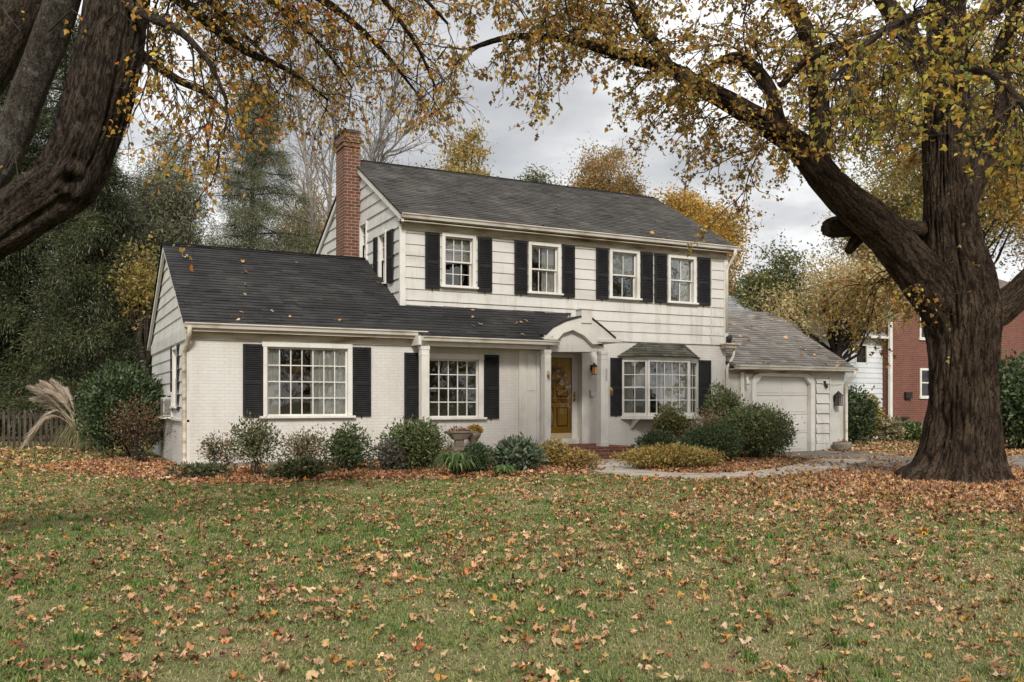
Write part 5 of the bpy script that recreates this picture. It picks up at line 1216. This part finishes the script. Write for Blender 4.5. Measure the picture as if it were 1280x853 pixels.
def tree(name, label, base, height, crown, nclump, nleaf, size, pal, seed, trunk_r=.22, bark=None, tmpl=OVAL, clump_r=.5, group='trees behind the house', hang=.2, mat=None, fork=.35):
    """crown: (dz centre, rx, ry, rz)"""
    if size < .35: nleaf = int(nleaf * 6); size *= .68; nclump = int(nclump * 2)
    rs = np.random.RandomState(seed); base = Vector((base[0], base[1], 0)); t = thing(name, label, 'tree', base, group)
    cz, rx, ry, rz = crown; c = np.array([base.x, base.y, cz])
    cc, (V, T, C) = canopy(rs, c, (rx, ry, rz), nclump, nleaf, size, pal, clump_r, tmpl, hang=hang)
    bulkmesh('crown', V, T, C, mat or LEAF, t)
    tw = Twigs(seed + 9); b = np.array(base); top = c + np.array([rs.normal(0, .2), rs.normal(0, .2), rz * .35])
    P = np.array([b + (0, 0, -.2), b * .7 + top * .3 + rs.normal(0, .15, 3), b * .35 + top * .65 + rs.normal(0, .2, 3), top]); tw.tube(P, trunk_r, trunk_r * .25, 9)
    for i in range(min(nclump, 46)):
        g = cc[i]; f = np.clip((g[2] - b[2]) / (top[2] - b[2]) * .6, fork * .7, .92); st = b + (top - b) * f
        mid = st * .5 + g * .5 + rs.normal(0, .2, 3) + np.array([0, 0, -.15 * rz * .3]); tw.tube(np.array([st, mid, g]), trunk_r * .28, .015, 5)
    tw.build_wood('trunk', bark or TWIG, t)
    return t
YE = [(3, (.54, .34, .07)), (2, (.64, .44, .13)), (2, (.42, .28, .08)), (1, (.28, .25, .09)), (.8, (.56, .26, .06))]
YG = [(2, (.36, .30, .09)), (2, (.26, .25, .085)), (2, (.48, .36, .11)), (1, (.17, .18, .065))]
BY = [(2, (.42, .27, .11)), (2, (.50, .33, .14)), (2, (.31, .22, .10)), (1, (.22, .195, .09))]
PY = [(2, (.56, .43, .21)), (2, (.64, .51, .28)), (1.5, (.44, .34, .15)), (1, (.34, .30, .13))]
GT = [(2, (.09, .11, .045)), (3, (.14, .16, .065)), (2, (.21, .205, .085)), (1, (.31, .26, .10))]
PIN_ = [(2, (.12, .125, .07)), (1, (.19, .18, .11))]
def below(px, d): v = at(px, HY, d); return (v.x, v.y)
def ztop(py, d): return CAMH + (HY - py) / F * d
def tree_px(name, label, x0, x1, ytop, ybot, d, *a, **k):
    w_ = (x1 - x0) / F * d / 2; zt, zb = ztop(ytop, d), ztop(ybot, d)
    return tree(name, label, below((x0 + x1) / 2, d), zt, ((zt + zb) / 2, w_ * .88, w_ * .88, (zt - zb) / 2 * .85), *a, **k)
tree_px('yellow_tree', 'golden leafed tree rising over the roof ridge by the chimney', 532, 628, 160, 330, 42, 60, 4200, .22, YG[:3] + YE[:1], 41, .2, clump_r=.42)
tree_px('green_tree', 'small rounded green treetop peeking above the roof ridge', 634, 692, 200, 330, 46, 40, 2400, .22, GT, 42, .2, clump_r=.4)
tree_px('brown_tree', 'brownish yellow tree behind the middle of the roof ridge', 702, 820, 182, 340, 44, 80, 5600, .2, BY, 43, .22, clump_r=.4)
tree_px('yellow_tree', 'bright golden tree at the right end of the main roof', 800, 935, 200, 430, 40, 130, 11000, .22, YE, 44, .25, clump_r=.45)
tree_px('green_tree', 'dark green tree standing behind the garage roof', 885, 1020, 284, 500, 36, 130, 10500, .2, GT, 45, .25, clump_r=.42)
tree_px('pale_tree', 'pale straw coloured tree between garage and brick house', 962, 1135, 296, 440, 31, 62, 2700, .18, PY, 46, .25, clump_r=.5)
tree_px('pale_tree', 'tall fading yellow tree behind the neighbour white wing', 1035, 1200, 190, 420, 52, 130, 6000, .28, PY[:3] + YG[:2], 47, .28, clump_r=.6)
tree_px('yellow_tree', 'yellow green tree above the brick house roof', 1060, 1360, -30, 420, 50, 190, 9500, .28, YG, 48, .3, clump_r=.65)
tree_px('yellow_tree', 'wide golden tree over the far right of the brick house', 1270, 1460, 150, 430, 46, 130, 5000, .28, YE, 49, .3, clump_r=.65)
tree_px('yellow_tree', 'orange yellow tree glimpsed between the left conifers', 160, 200, 292, 420, 31, 44, 620, .2, BY[:1] + YG[:3], 50, .2, clump_r=.4)
tree_px('pale_tree', 'thin pale yellow tree left of the chimney', 345, 440, 215, 420, 47, 90, 3400, .2, PY[:3] + BY[:1], 51, .2, clump_r=.45)
tree_px('green_tree', 'grey green tree far behind the spruce', 215, 300, 285, 480, 56, 90, 3200, .28, GT[1:] + PY[2:3], 52, .25, clump_r=.6)
tree_px('brown_tree', 'rusty tree low behind the left picket fence', -150, 20, 330, 560, 48, 90, 3600, .28, BY, 53, .25, clump_r=.6)
tree_px('green_tree', 'dark olive tree behind the wing roof and chimney foot', 330, 425, 270, 480, 42, 90, 3000, .22, GT, 55, .2, clump_r=.45)
# conifers
def conifer(name, label, base, height, width, n_br, per, size, pal, seed, trunk_r=.25, droop=.35, group='conifers left of the house', bottom=.06, taper=1.0, fuzz=.18, lumpy=.25):
    per = int(per * 6.2); size *= .43
    rs = np.random.RandomState(seed); base = np.array([base[0], base[1], 0.0]); t = thing(name, label, 'conifer', base, group)
    tw = Twigs(seed); tw.tube(np.array([base + (0, 0, -.2), base + (0, 0, height * .5), base + (0, 0, height * .98)]), trunk_r, .03, 8)
    cs = []; axs = []; cl = []
    for i in range(n_br):
        f = bottom + (1 - bottom) * ((i + rs.rand()) / n_br) ** 1.05; z = height * f
        L_ = width / 2 * ((1 - f) ** taper * .95 + .05) * rs.uniform(.68, 1.15) * (1 + lumpy * math.sin(i * 2.4 + seed)); a = i * 2.39996 + rs.normal(0, .35)
        dr = np.array([math.cos(a), math.sin(a), .18 - droop * (1 - f) * .8]); P = tw.path(base + (0, 0, z), dr, L_, 4, droop * .16, .10); tw.tube(P, trunk_r * .16, .008, 4)
        k = max(6, int(per * L_ / (width / 2) + per * .25)); nt_ = max(4, k // 120); u_ = rs.rand(nt_) ** .7 * 4; j = np.minimum(u_.astype(int), 3); ff = (u_ - j)[:, None]
        tc = P[j] * (1 - ff) + P[j + 1] * ff; ts = rs.normal(0, 1, (nt_, 3)) * fuzz * (L_ * .5 + .35) * np.array([1, 1, .6]); ts[:, 2] -= np.abs(ts[:, 2]) * .6
        ti = rs.randint(0, nt_, k); fine = rs.normal(0, 1, (k, 3)) * np.array([.15, .15, .20]); fine[:, 2] -= np.abs(fine[:, 2]) * .5
        c = tc[ti]; sd = ts[ti] + fine
        cs.append(c + sd); axs.append(fine * 2.6 + ts[ti] * .35 + dr * .45 + np.array([0, 0, -.16]) + rs.normal(0, .3, (k, 3))); cl.append(np.full(k, 1 + rs.normal(0, .2)))
    c = np.concatenate(cs); n = len(c); V, T, C = leaves_np(c, size * rs.uniform(.6, 1.3, n), np.clip(palette(n, pal, rs, .2) * np.concatenate(cl)[:, None], .004, .8), SPRAY, np.concatenate(axs), None, .5, rs)
    bulkmesh('crown', V, T, C, EVER, t); tw.build_wood('trunk', TWIG, t); return t
EVD = [(3, (.030, .038, .016)), (3, (.058, .070, .027)), (2, (.10, .11, .046)), (.9, (.16, .16, .08))]
EVS = [(2, (.09, .10, .055)), (3, (.16, .168, .095)), (2, (.25, .25, .15)), (1, (.33, .315, .20))]
PIN = [(2, (.12, .125, .07)), (2, (.17, .17, .10)), (1, (.23, .21, .14))]
conifer('cedar', 'big dark drooping evergreen behind the picket fence', below(128, 31.5), ztop(165, 31.5), 6.0, 105, 260, .34, EVD, 61, .3, .5, taper=.6, fuzz=.15)
conifer('cedar', 'darkest evergreen at the far left behind the leaning trunk', below(18, 33), ztop(20, 33), 7.6, 120, 260, .38, EVD[:3], 62, .35, .5, taper=.6, fuzz=.16)
conifer('cedar', 'tall dark evergreen seen between the two leaning trunks', below(82, 37), ztop(20, 37), 8.2, 140, 240, .38, EVD[:3], 67, .35, .45, taper=.55, fuzz=.28)
conifer('cedar', 'dark evergreen beyond the left edge of the lawn', below(-120, 32), ztop(60, 32), 7.0, 150, 130, .40, EVD[:3], 63, .35, .45, taper=.6, fuzz=.26)
tree_px('pine_tree', 'soft hazy green pine between the cedar and the spruce', 148, 262, 135, 420, 44, 130, 9500, .32, PIN + EVS[1:2], 64, .28, tmpl=SPRAY, clump_r=.6, group='conifers left of the house', mat=EVER)
conifer('spruce', 'tall grey green spruce standing left of the chimney', below(316, 39), ztop(103, 39), 6.8, 112, 420, .27, EVS, 65, .28, .5, taper=.56, fuzz=.10, lumpy=.30, bottom=.1)
conifer('cedar', 'low dark evergreen hiding behind the holly shrub', below(185, 33.5), ztop(330, 33.5), 4.4, 110, 130, .32, EVD, 66, .2, .4, taper=.6, fuzz=.26)
# bare trees
def bare(label, base, d, pts, seed, r0, r1, mat=None, lv=None):
    P = [np.array(at(px, py, dd)) for px, py, dd in pts]; b = np.array([P[0][0], P[0][1], 0.0])
    t = thing('bare_tree', label, 'tree', b, 'bare trees behind the house'); tw = Twigs(seed)
    C, r = catmull([b] + P, [r0] + [r0 + (r1 - r0) * i / (len(P) - 1) for i in range(len(P))], .4); tw.tube(C, r0, r1, 7); wood = tw.build_wood('trunk', mat or PALEB, t)
    tw = Twigs(seed + 1); tw.grow(C[len(C) // 3:], r1, lv or [dict(step=.38, len=3.2, ang=.6, droop=-.10, r=.05, wig=.14, seg=5, sides=5, bias=(0, 0, .25)), dict(step=.38, len=1.5, ang=.6, droop=-.06, r=.02, wig=.2, seg=4), dict(step=.30, len=.7, ang=.65, droop=0, r=.009, wig=.2, seg=3)])
    tw.build_wood('branches', mat or PALEB, t); return t
bare('bare grey tree with forked crown just right of the chimney', None, 46, [(463, 260, 46), (464, 200, 46), (480, 160, 46), (492, 120, 45.5), (500, 80, 45)], 71, .22, .05)
bare('bare grey tree leaning right above the roof ridge', None, 46, [(470, 240, 47), (495, 180, 47), (530, 150, 47), (560, 125, 47)], 72, .16, .04)
bare('slender bare tree left of the chimney', None, 46, [(392, 300, 44), (385, 230, 44), (378, 170, 44), (372, 120, 44), (380, 80, 44)], 73, .16, .04)
bare('bare tree rising behind the chimney', None, 46, [(412, 260, 48), (418, 180, 48), (425, 130, 48), (440, 80, 48)], 74, .18, .04)

# ---------------------------------------------------------------- the great oak at the right
oak = thing('oak_tree', 'massive old oak with furrowed trunk on the right of the lawn', 'tree', (13.6, 10.05, 0))
def W(*a): return [at(px, py, d) for px, py, d, r in a], [r for px, py, d, r in a]
D = 15.15
tp, tr = W((1197, 616, D, .84), (1197, 602, D, .80), (1199, 585, D, .66), (1201, 560, D, .60), (1203, 520, D, .545), (1204, 470, D, .51), (1205, 430, D, .53), (1204, 395, D, .60), (1198, 350, D, .56), (1190, 300, D + .05, .435), (1186, 240, D + .1, .385), (1184, 180, D + .15, .36), (1184, 90, D + .2, .31), (1182, 0, D + .3, .265), (1184, -90, D + .3, .24), (1190, -190, D + .4, .16), (1196, -280, D + .5, .06))
bark_tube('trunk', tp, tr, OAKB, oak, 170, .035, .34, flare=(.42, .38, .30), seed=2, freq=5.0)
limbs = {}
def limb(key, mat, par, pts, seed, sides=28, disp=.14, step=.07):
    p, r = W(*pts); C, rr_ = bark_tube('limb', p, r, mat, par, sides, step, disp, seed=seed, freq=3.2); limbs[key] = (C, rr_); return C
limb('A', OAKB, oak, [(1203, 420, D, .34), (1172, 372, D - .1, .39), (1140, 330, D - .25, .36), (1102, 288, D - .45, .315), (1060, 252, D - .7, .27), (1032, 222, D - .9, .25), (1006, 190, D - 1.1, .215), (985, 172, D - 1.2, .18), (922, 134, D - 1.5, .145), (878, 110, D - 1.7, .125), (837, 85, D - 1.9, .098), (800, 76, D - 2.1, .08), (760, 63, D - 2.3, .065), (700, 48, D - 2.6, .048), (640, 46, D - 2.9, .032), (585, 62, D - 3.2, .016)], 5, 72, .28, .05)
limb('A2', OAKB, oak, [(840, 88, D - 1.9, .07), (822, 58, D - 1.9, .075), (800, 28, D - 2.0, .065), (788, 0, D - 2.1, .055), (770, -50, D - 2.2, .04), (740, -110, D - 2.4, .02)], 6)
limb('B', OAKB, oak, [(1028, 218, D - .9, .15), (1024, 180, D - 1.0, .165), (1024, 134, D - 1.1, .15), (1018, 80, D - 1.2, .135), (1004, 32, D - 1.3, .125), (982, 0, D - 1.4, .12), (955, -50, D - 1.6, .09), (930, -120, D - 1.7, .05)], 7, 32)
limb('C', OAKB, oak, [(985, 175, D - 1.2, .10), (972, 150, D - 1.3, .115), (963, 115, D - 1.4, .105), (943, 86, D - 1.4, .10), (920, 73, D - 1.5, .095), (896, 80, D - 1.6, .06), (868, 100, D - 1.8, .035)], 8)
limb('D', OAKB, oak, [(975, 110, D - 1.4, .055), (1000, 82, D - 1.6, .05), (1026, 66, D - 1.8, .05), (1055, 52, D - 1.9, .04), (1082, 39, D - 2.0, .025)], 9, 16)
limb('E', OAKB, oak, [(1205, 395, D, .36), (1235, 392, D, .30), (1262, 376, D, .26), (1290, 350, D - .1, .23), (1340, 300, D - .3, .19), (1400, 240, D - .5, .14), (1450, 170, D - .6, .07)], 10, 32, .16)
limb('F', OAKB, oak, [(1192, 270, D + .1, .20), (1214, 235, D + .1, .19), (1240, 170, D + .1, .17), (1258, 122, D + .2, .15), (1249, 78, D + .3, .13), (1262, 30, D + .4, .11), (1290, -40, D + .5, .06)], 11)
limb('G', OAKB, oak, [(1184, 110, D + .2, .18), (1150, 66, D + .1, .17), (1120, 22, D, .15), (1098, -10, D, .13), (1060, -70, D - .2, .08)], 12)
limb('H', OAKB, oak, [(1184, 80, D + .2, .16), (1206, 42, D + .1, .15), (1236, 16, D, .12), (1275, -5, D - .2, .10), (1330, -30, D - .4, .06)], 13)
limb('S', OAKB, oak, [(1196, 300, D + .15, .13), (1160, 290, D + .15, .15), (1120, 285, D + .1, .15), (1080, 284, D - .05, .155), (1052, 283, D - .15, .165), (1040, 285, D - .17, .17), (1031, 286, D - .2, .12)], 14, 32, .32)
limb('S2', OAKB, oak, [(1085, 284, D - .05, .10), (1070, 300, D - .1, .11), (1060, 315, D - .15, .07)], 15, 16)
def extra(key, pts): p, r = W(*pts); limbs[key] = catmull(p, r, .15)
# upper limbs out of the frame still hang leaves into it
limb('U1', OAKB, oak, [(1182, -120, D + .3, .16), (1080, -140, D - .6, .13), (960, -130, D - 1.6, .10), (830, -90, D - 2.6, .07), (700, -60, D - 3.4, .04), (600, -50, D - 4.0, .02)], 16, 14)
limb('U2', OAKB, oak, [(1184, -60, D + .3, .14), (1230, -110, D + .9, .11), (1320, -120, D + 1.6, .07), (1400, -90, D + 2.0, .03)], 17, 14)
limb('U3', OAKB, oak, [(1184, 60, D + .3, .12), (1130, 90, D + 1.4, .10), (1070, 120, D + 2.4, .07), (1010, 160, D + 3.2, .03)], 18, 14)
limb('U4', OAKB, oak, [(1188, 200, D + .4, .12), (1210, 170, D + 1.5, .10), (1250, 190, D + 2.6, .07), (1290, 230, D + 3.4, .03)], 19, 14)
limb('U5', OAKB, oak, [(1194, 330, D + .4, .05), (1160, 325, D + 1.0, .04), (1120, 340, D + 1.6, .03), (1085, 372, D + 2.0, .012)], 20, 12)
OTW = Twigs(81)
L3 = [dict(step=.22, len=1.5, ang=.95, droop=.11, r=.017, wig=.22, seg=5, sides=5), dict(step=.13, len=.66, ang=.8, droop=.14, r=.0085, wig=.25, seg=4, leaf=.075), dict(step=.15, len=.28, ang=.75, droop=.12, r=.0042, wig=.2, seg=2, sides=3, leaf=.06)]
for kx, st in (('A', .40), ('A2', .05), ('B', .25), ('C', .2), ('D', .15), ('E', .35), ('F', .2), ('G', .2), ('H', .2), ('U1', .15), ('U2', .15), ('U3', .2), ('U4', .15), ('U5', .2)):
    OTW.grow(limbs[kx][0], .05, L3, 0, st)
# thin shoots sprouting from the big fork and the trunk
p, r = W((1165, 350, D - .9, .03), (1140, 372, D - 1.1, .02), (1120, 395, D - 1.3, .012)); OTW.grow(np.array([np.array(q) for q in p]), .02, L3[1:], 0, 0)
L4 = [dict(step=.22, len=.75, ang=1.2, droop=.05, r=.009, wig=.25, seg=5, sides=4), dict(step=.28, len=.32, ang=.8, droop=.08, r=.004, wig=.25, seg=3, sides=3, leaf=.32)]
p, r = W((1150, 330, D - .65, .1), (1190, 360, D - .65, .1), (1240, 390, D - .5, .1)); OTW.grow(np.array([np.array(q) for q in p]), .05, L4, 0, 0)
p, r = W((1165, 180, D - .35, .1), (1175, 250, D - .45, .1), (1190, 420, D - .6, .1)); OTW.grow(np.array([np.array(q) for q in p]), .05, L4, 0, 0)
limb('N1', OAKB, oak, [(1184, 60, D - .2, .09), (1160, 20, D - 2.0, .075), (1120, 30, D - 3.6, .05), (1075, 62, D - 4.6, .03), (1040, 100, D - 5.2, .012)], 31, 14)
limb('N2', OAKB, oak, [(1184, 130, D - .3, .08), (1215, 90, D - 2.2, .065), (1250, 100, D - 3.8, .045), (1285, 140, D - 4.8, .02)], 32, 14)
NTW = Twigs(83)
for kx in ('N1', 'N2'): NTW.grow(limbs[kx][0], .05, L3, 0, .3)
NTW.build_wood('twigs', TWIG, oak)
NTW.build_leaves('leaves', LEAF, oak, .095, [(3, (.50, .40, .075)), (2, (.62, .47, .09)), (1.6, (.30, .29, .07)), (1, (.56, .30, .06))], STAR, .6, keep=.30, clump=1)
OTW.build_wood('twigs', TWIG, oak)
PALO = [(2.4, (.42, .27, .08)), (2.2, (.31, .22, .08)), (1.6, (.58, .38, .085)), (1.2, (.19, .18, .06)), (1.0, (.52, .24, .055)), (1.0, (.25, .15, .075)), (.7, (.70, .52, .12))]
OTW.build_leaves('leaves', LEAF, oak, .070, PALO, STAR, .55, keep=.78, clump=2)

# ---------------------------------------------------------------- leaning maple at the left edge
map_ = thing('maple_tree', 'leaning maple with knotted lichen-flecked trunk at the left edge', 'tree', at(-330, 719, 7.0))
M = 7.0
kn = at(88, 226, M - .20)
p, r = W((-330, 735, M, .48), (-318, 660, M, .40), (-270, 540, M, .33), (-190, 430, M, .28), (-100, 345, M, .25), (-40, 303, M, .235), (0, 283, M, .225), (41, 256, M, .215), (82, 226, M, .235), (106, 180, M, .215), (124, 122, M, .225), (138, 60, M, .225), (147, 0, M, .22), (155, -60, M, .21), (170, -130, M, .18), (200, -220, M, .12), (240, -300, M + .2, .05))
bark_tube('trunk', p, r, MAPB, map_, 130, .022, .24, seed=4, freq=4.0, flare=(.3, .3, .2), knots=[(tuple(kn), .22, -.10)])
limbs2 = {}
def limb2(key, pts, seed, mat=MAPB, sides=24, disp=.12, step=.05):
    p, r = W(*pts); C, rr_ = bark_tube('limb', p, r, mat, map_, sides, step, disp, seed=seed, freq=3.4); limbs2[key] = C
limb2('b', [(-150, 385, M + .1, .16), (-60, 290, M + .35, .14), (4, 195, M + .5, .135), (34, 118, M + .5, .135), (58, 60, M + .5, .14), (76, 8, M + .45, .14), (98, -60, M + .4, .12), (120, -140, M + .4, .08), (130, -210, M + .4, .03)], 21, MAPL, 48)
limb2('c', [(-190, 430, M, .20), (-140, 290, M + .7, .19), (-60, 150, M + 1.0, .19), (-5, 70, M + 1.1, .20), (30, 10, M + 1.1, .20), (60, -60, M + 1.1, .17), (90, -150, M + 1.1, .08)], 22, MAPB, 40)
limb2('a1', [(152, -30, M, .08), (195, -20, M + .4, .06), (240, 12, M + .9, .05), (300, 60, M + 1.5, .038), (360, 88, M + 2.0, .026), (410, 125, M + 2.4, .012)], 23, sides=12)
limb2('a2', [(150, 60, M, .05), (180, 72, M + .2, .04), (222, 100, M + .6, .032), (258, 118, M + 1.0, .022), (282, 140, M + 1.3, .01)], 24, sides=12)
limb2('a3', [(158, -70, M, .09), (240, -75, M + .8, .07), (330, -40, M + 1.6, .055), (410, 5, M + 2.3, .04), (470, 55, M + 2.8, .026), (520, 115, M + 3.2, .012)], 25, sides=12)
limb2('a4', [(170, -130, M, .08), (290, -140, M + 1.2, .06), (400, -90, M + 2.4, .045), (500, -30, M + 3.2, .03), (560, 30, M + 3.8, .014)], 26, sides=12)
limb2('a5', [(148, 0, M, .05), (185, 20, M - .3, .04), (225, 40, M - .4, .03), (262, 80, M - .4, .018), (285, 130, M - .4, .008)], 27, sides=10)
limb2('a6', [(155, -40, M, .06), (230, -50, M + .9, .05), (320, -10, M + 1.8, .035), (395, 50, M + 2.6, .02), (440, 110, M + 3.2, .01)], 28, sides=10)
limb2('a7', [(170, -130, M, .07), (310, -120, M + 1.0, .05), (430, -50, M + 2.0, .035), (510, 40, M + 2.6, .022), (545, 110, M + 3.0, .01)], 29, sides=10)
limb2('a8', [(158, -70, M, .07), (220, -40, M + 1.2, .05), (280, 20, M + 2.2, .03), (330, 68, M + 2.9, .018), (352, 100, M + 3.2, .008)], 30, sides=10)
MTW = Twigs(91)
LM = [dict(step=.15, len=.95, ang=.85, droop=.18, r=.009, wig=.24, seg=5, sides=4), dict(step=.085, len=.42, ang=.8, droop=.18, r=.0048, wig=.25, seg=4, sides=3, leaf=.08), dict(step=.12, len=.19, ang=.8, droop=.15, r=.0026, wig=.2, seg=2, sides=3, leaf=.07)]
for kx in ('a1', 'a2', 'a3', 'a4', 'a5', 'a6', 'a7', 'a8'): MTW.grow(limbs2[kx], .03, LM, 0, .12)
LV = [dict(step=.18, len=.26, ang=.9, droop=.12, r=.005, wig=.25, seg=4, sides=3, leaf=.10)]
for pts in ([(60, 40, M - .3), (90, 12, M - .5), (112, 30, M - .6)], [(8, 210, M - .2), (18, 190, M - .4), (24, 230, M - .5)], [(-10, -10, M - .4), (10, 20, M - .6), (26, 40, M - .7)], [(130, 30, M - .3), (150, 12, M - .45), (166, 30, M - .5)]):
    P = np.array([np.array(at(*q)) for q in pts]); MTW.tube(P, .008, .003, 4); MTW.grow(P, .01, LV, 0, .2)
MTW.build_wood('twigs', TWIG, map_)
PALM = [(2.4, (.56, .29, .05)), (2.2, (.45, .27, .07)), (1.8, (.64, .40, .08)), (1.4, (.30, .21, .07)), (1.2, (.23, .22, .065)), (.8, (.56, .18, .035)), (.5, (.70, .52, .10))]
MTW.build_leaves('leaves', LEAF, map_, .047, PALM, STAR, .6, keep=.52, clump=2)

# ---------------------------------------------------------------- trees across the street (seen in the window panes)
for i, (x, y, h, pal, kd) in enumerate(((9, -17, 9, GT, 'green'), (15, -19, 14, YE, 'golden'), (21, -16, 9.5, YG, 'yellow green'), (27, -18, 14.5, YE, 'orange gold'), (33, -17, 10, BY, 'brown'), (39, -19, 15, GT, 'dark green'), (46, -17, 13, YG, 'olive'))):
    tree('street_tree', kd + ' street tree mirrored in the house windows, ' + ('second', 'first')[i % 2] + ' row', (x, y), h, (h * .52, 3.9, 3.2, h * .50), 110, 3600, .36, pal, 90 + i, .3, clump_r=.8, group='trees across the street')

# ================================================================ CAMERA, LIGHT, RENDER
cam = bpy.data.cameras.new('camera'); co = bpy.data.objects.new('camera', cam); COL.objects.link(co)
cam.sensor_width = 36; cam.lens = F / 1280 * 36; cam.clip_end = 2000; cam.clip_start = .05
cam.shift_y = (HY - 426.5) / 1280
co.location = (0, 0, CAMH)
fwd = Vector((ST, CT, 0)); co.rotation_euler = fwd.to_track_quat('-Z', 'Y').to_euler()
scene.camera = co
EL, AZ = R(37), R(202)     # high veiled sun in front of the facade
sd = Vector((math.sin(AZ) * math.cos(EL), math.cos(AZ) * math.cos(EL), math.sin(EL)))
sl = bpy.data.lights.new('sun', 'SUN'); sl.energy = 2.6; sl.angle = R(12); sl.color = (1.0, .945, .86)
so = bpy.data.objects.new('sun', sl); COL.objects.link(so); so.rotation_euler = (-sd).to_track_quat('-Z', 'Y').to_euler(); so.location = (0, -20, 40)
w = bpy.data.worlds.new('World'); scene.world = w; w.use_nodes = True
nt = w.node_tree; bg = nt.nodes['Background']; out = nt.nodes['World Output']
sk = nt.nodes.new('ShaderNodeTexSky'); sk.sky_type = 'NISHITA'; sk.sun_disc = False; sk.sun_elevation = EL; sk.sun_rotation = AZ
L(nt, sk.outputs[0], bg.inputs[0]); bg.inputs[1].default_value = .10
tc = nt.nodes.new('ShaderNodeTexCoord'); sp = nt.nodes.new('ShaderNodeSeparateXYZ'); L(nt, tc.outputs['Generated'], sp.inputs[0])
zz = N(nt, 'ShaderNodeMath', operation='MAXIMUM'); L(nt, sp.outputs[2], zz.inputs[0]); zz.inputs[1].default_value = 0
za = N(nt, 'ShaderNodeMath', operation='ADD'); L(nt, zz.outputs[0], za.inputs[0]); za.inputs[1].default_value = .22
dv = N(nt, 'ShaderNodeVectorMath', operation='DIVIDE'); L(nt, tc.outputs['Generated'], dv.inputs[0])
cb = nt.nodes.new('ShaderNodeCombineXYZ')
for i in range(3): L(nt, za.outputs[0], cb.inputs[i])
L(nt, cb.outputs[0], dv.inputs[1])
n1 = N(nt, 'ShaderNodeTexNoise'); n1.inputs['Scale'].default_value = 1.6; n1.inputs['Detail'].default_value = 9; n1.inputs['Roughness'].default_value = .5; n1.inputs['Distortion'].default_value = .25
mpw = nt.nodes.new('ShaderNodeMapping'); mpw.inputs['Location'].default_value = (3.1, 1.7, .4); L(nt, dv.outputs[0], mpw.inputs[0]); L(nt, mpw.outputs[0], n1.inputs['Vector'])
cr_ = ramp(nt, n1.outputs[0], [(0.34, (.48, .487, .50)), (0.44, (.68, .683, .69)), (0.52, (.96, .955, .945)), (0.66, (1.16, 1.14, 1.11))])
bg2 = nt.nodes.new('ShaderNodeBackground'); L(nt, cr_.outputs[0], bg2.inputs[0]); bg2.inputs[1].default_value = .88
mx = nt.nodes.new('ShaderNodeMixShader'); mx.inputs[0].default_value = .93
L(nt, bg.outputs[0], mx.inputs[1]); L(nt, bg2.outputs[0], mx.inputs[2]); L(nt, mx.outputs[0], out.inputs[0])
vs_ = scene.view_settings; vs_.view_transform = 'Standard'; vs_.look = 'None'; vs_.gamma = 1; vs_.exposure = .33; vs_.use_curve_mapping = False
scene.render.engine = 'CYCLES'
cy = scene.cycles; cy.max_bounces = 7; cy.diffuse_bounces = 3; cy.glossy_bounces = 3; cy.transmission_bounces = 3; cy.transparent_max_bounces = 8
cy.use_denoising = True; cy.caustics_reflective = False; cy.caustics_refractive = False
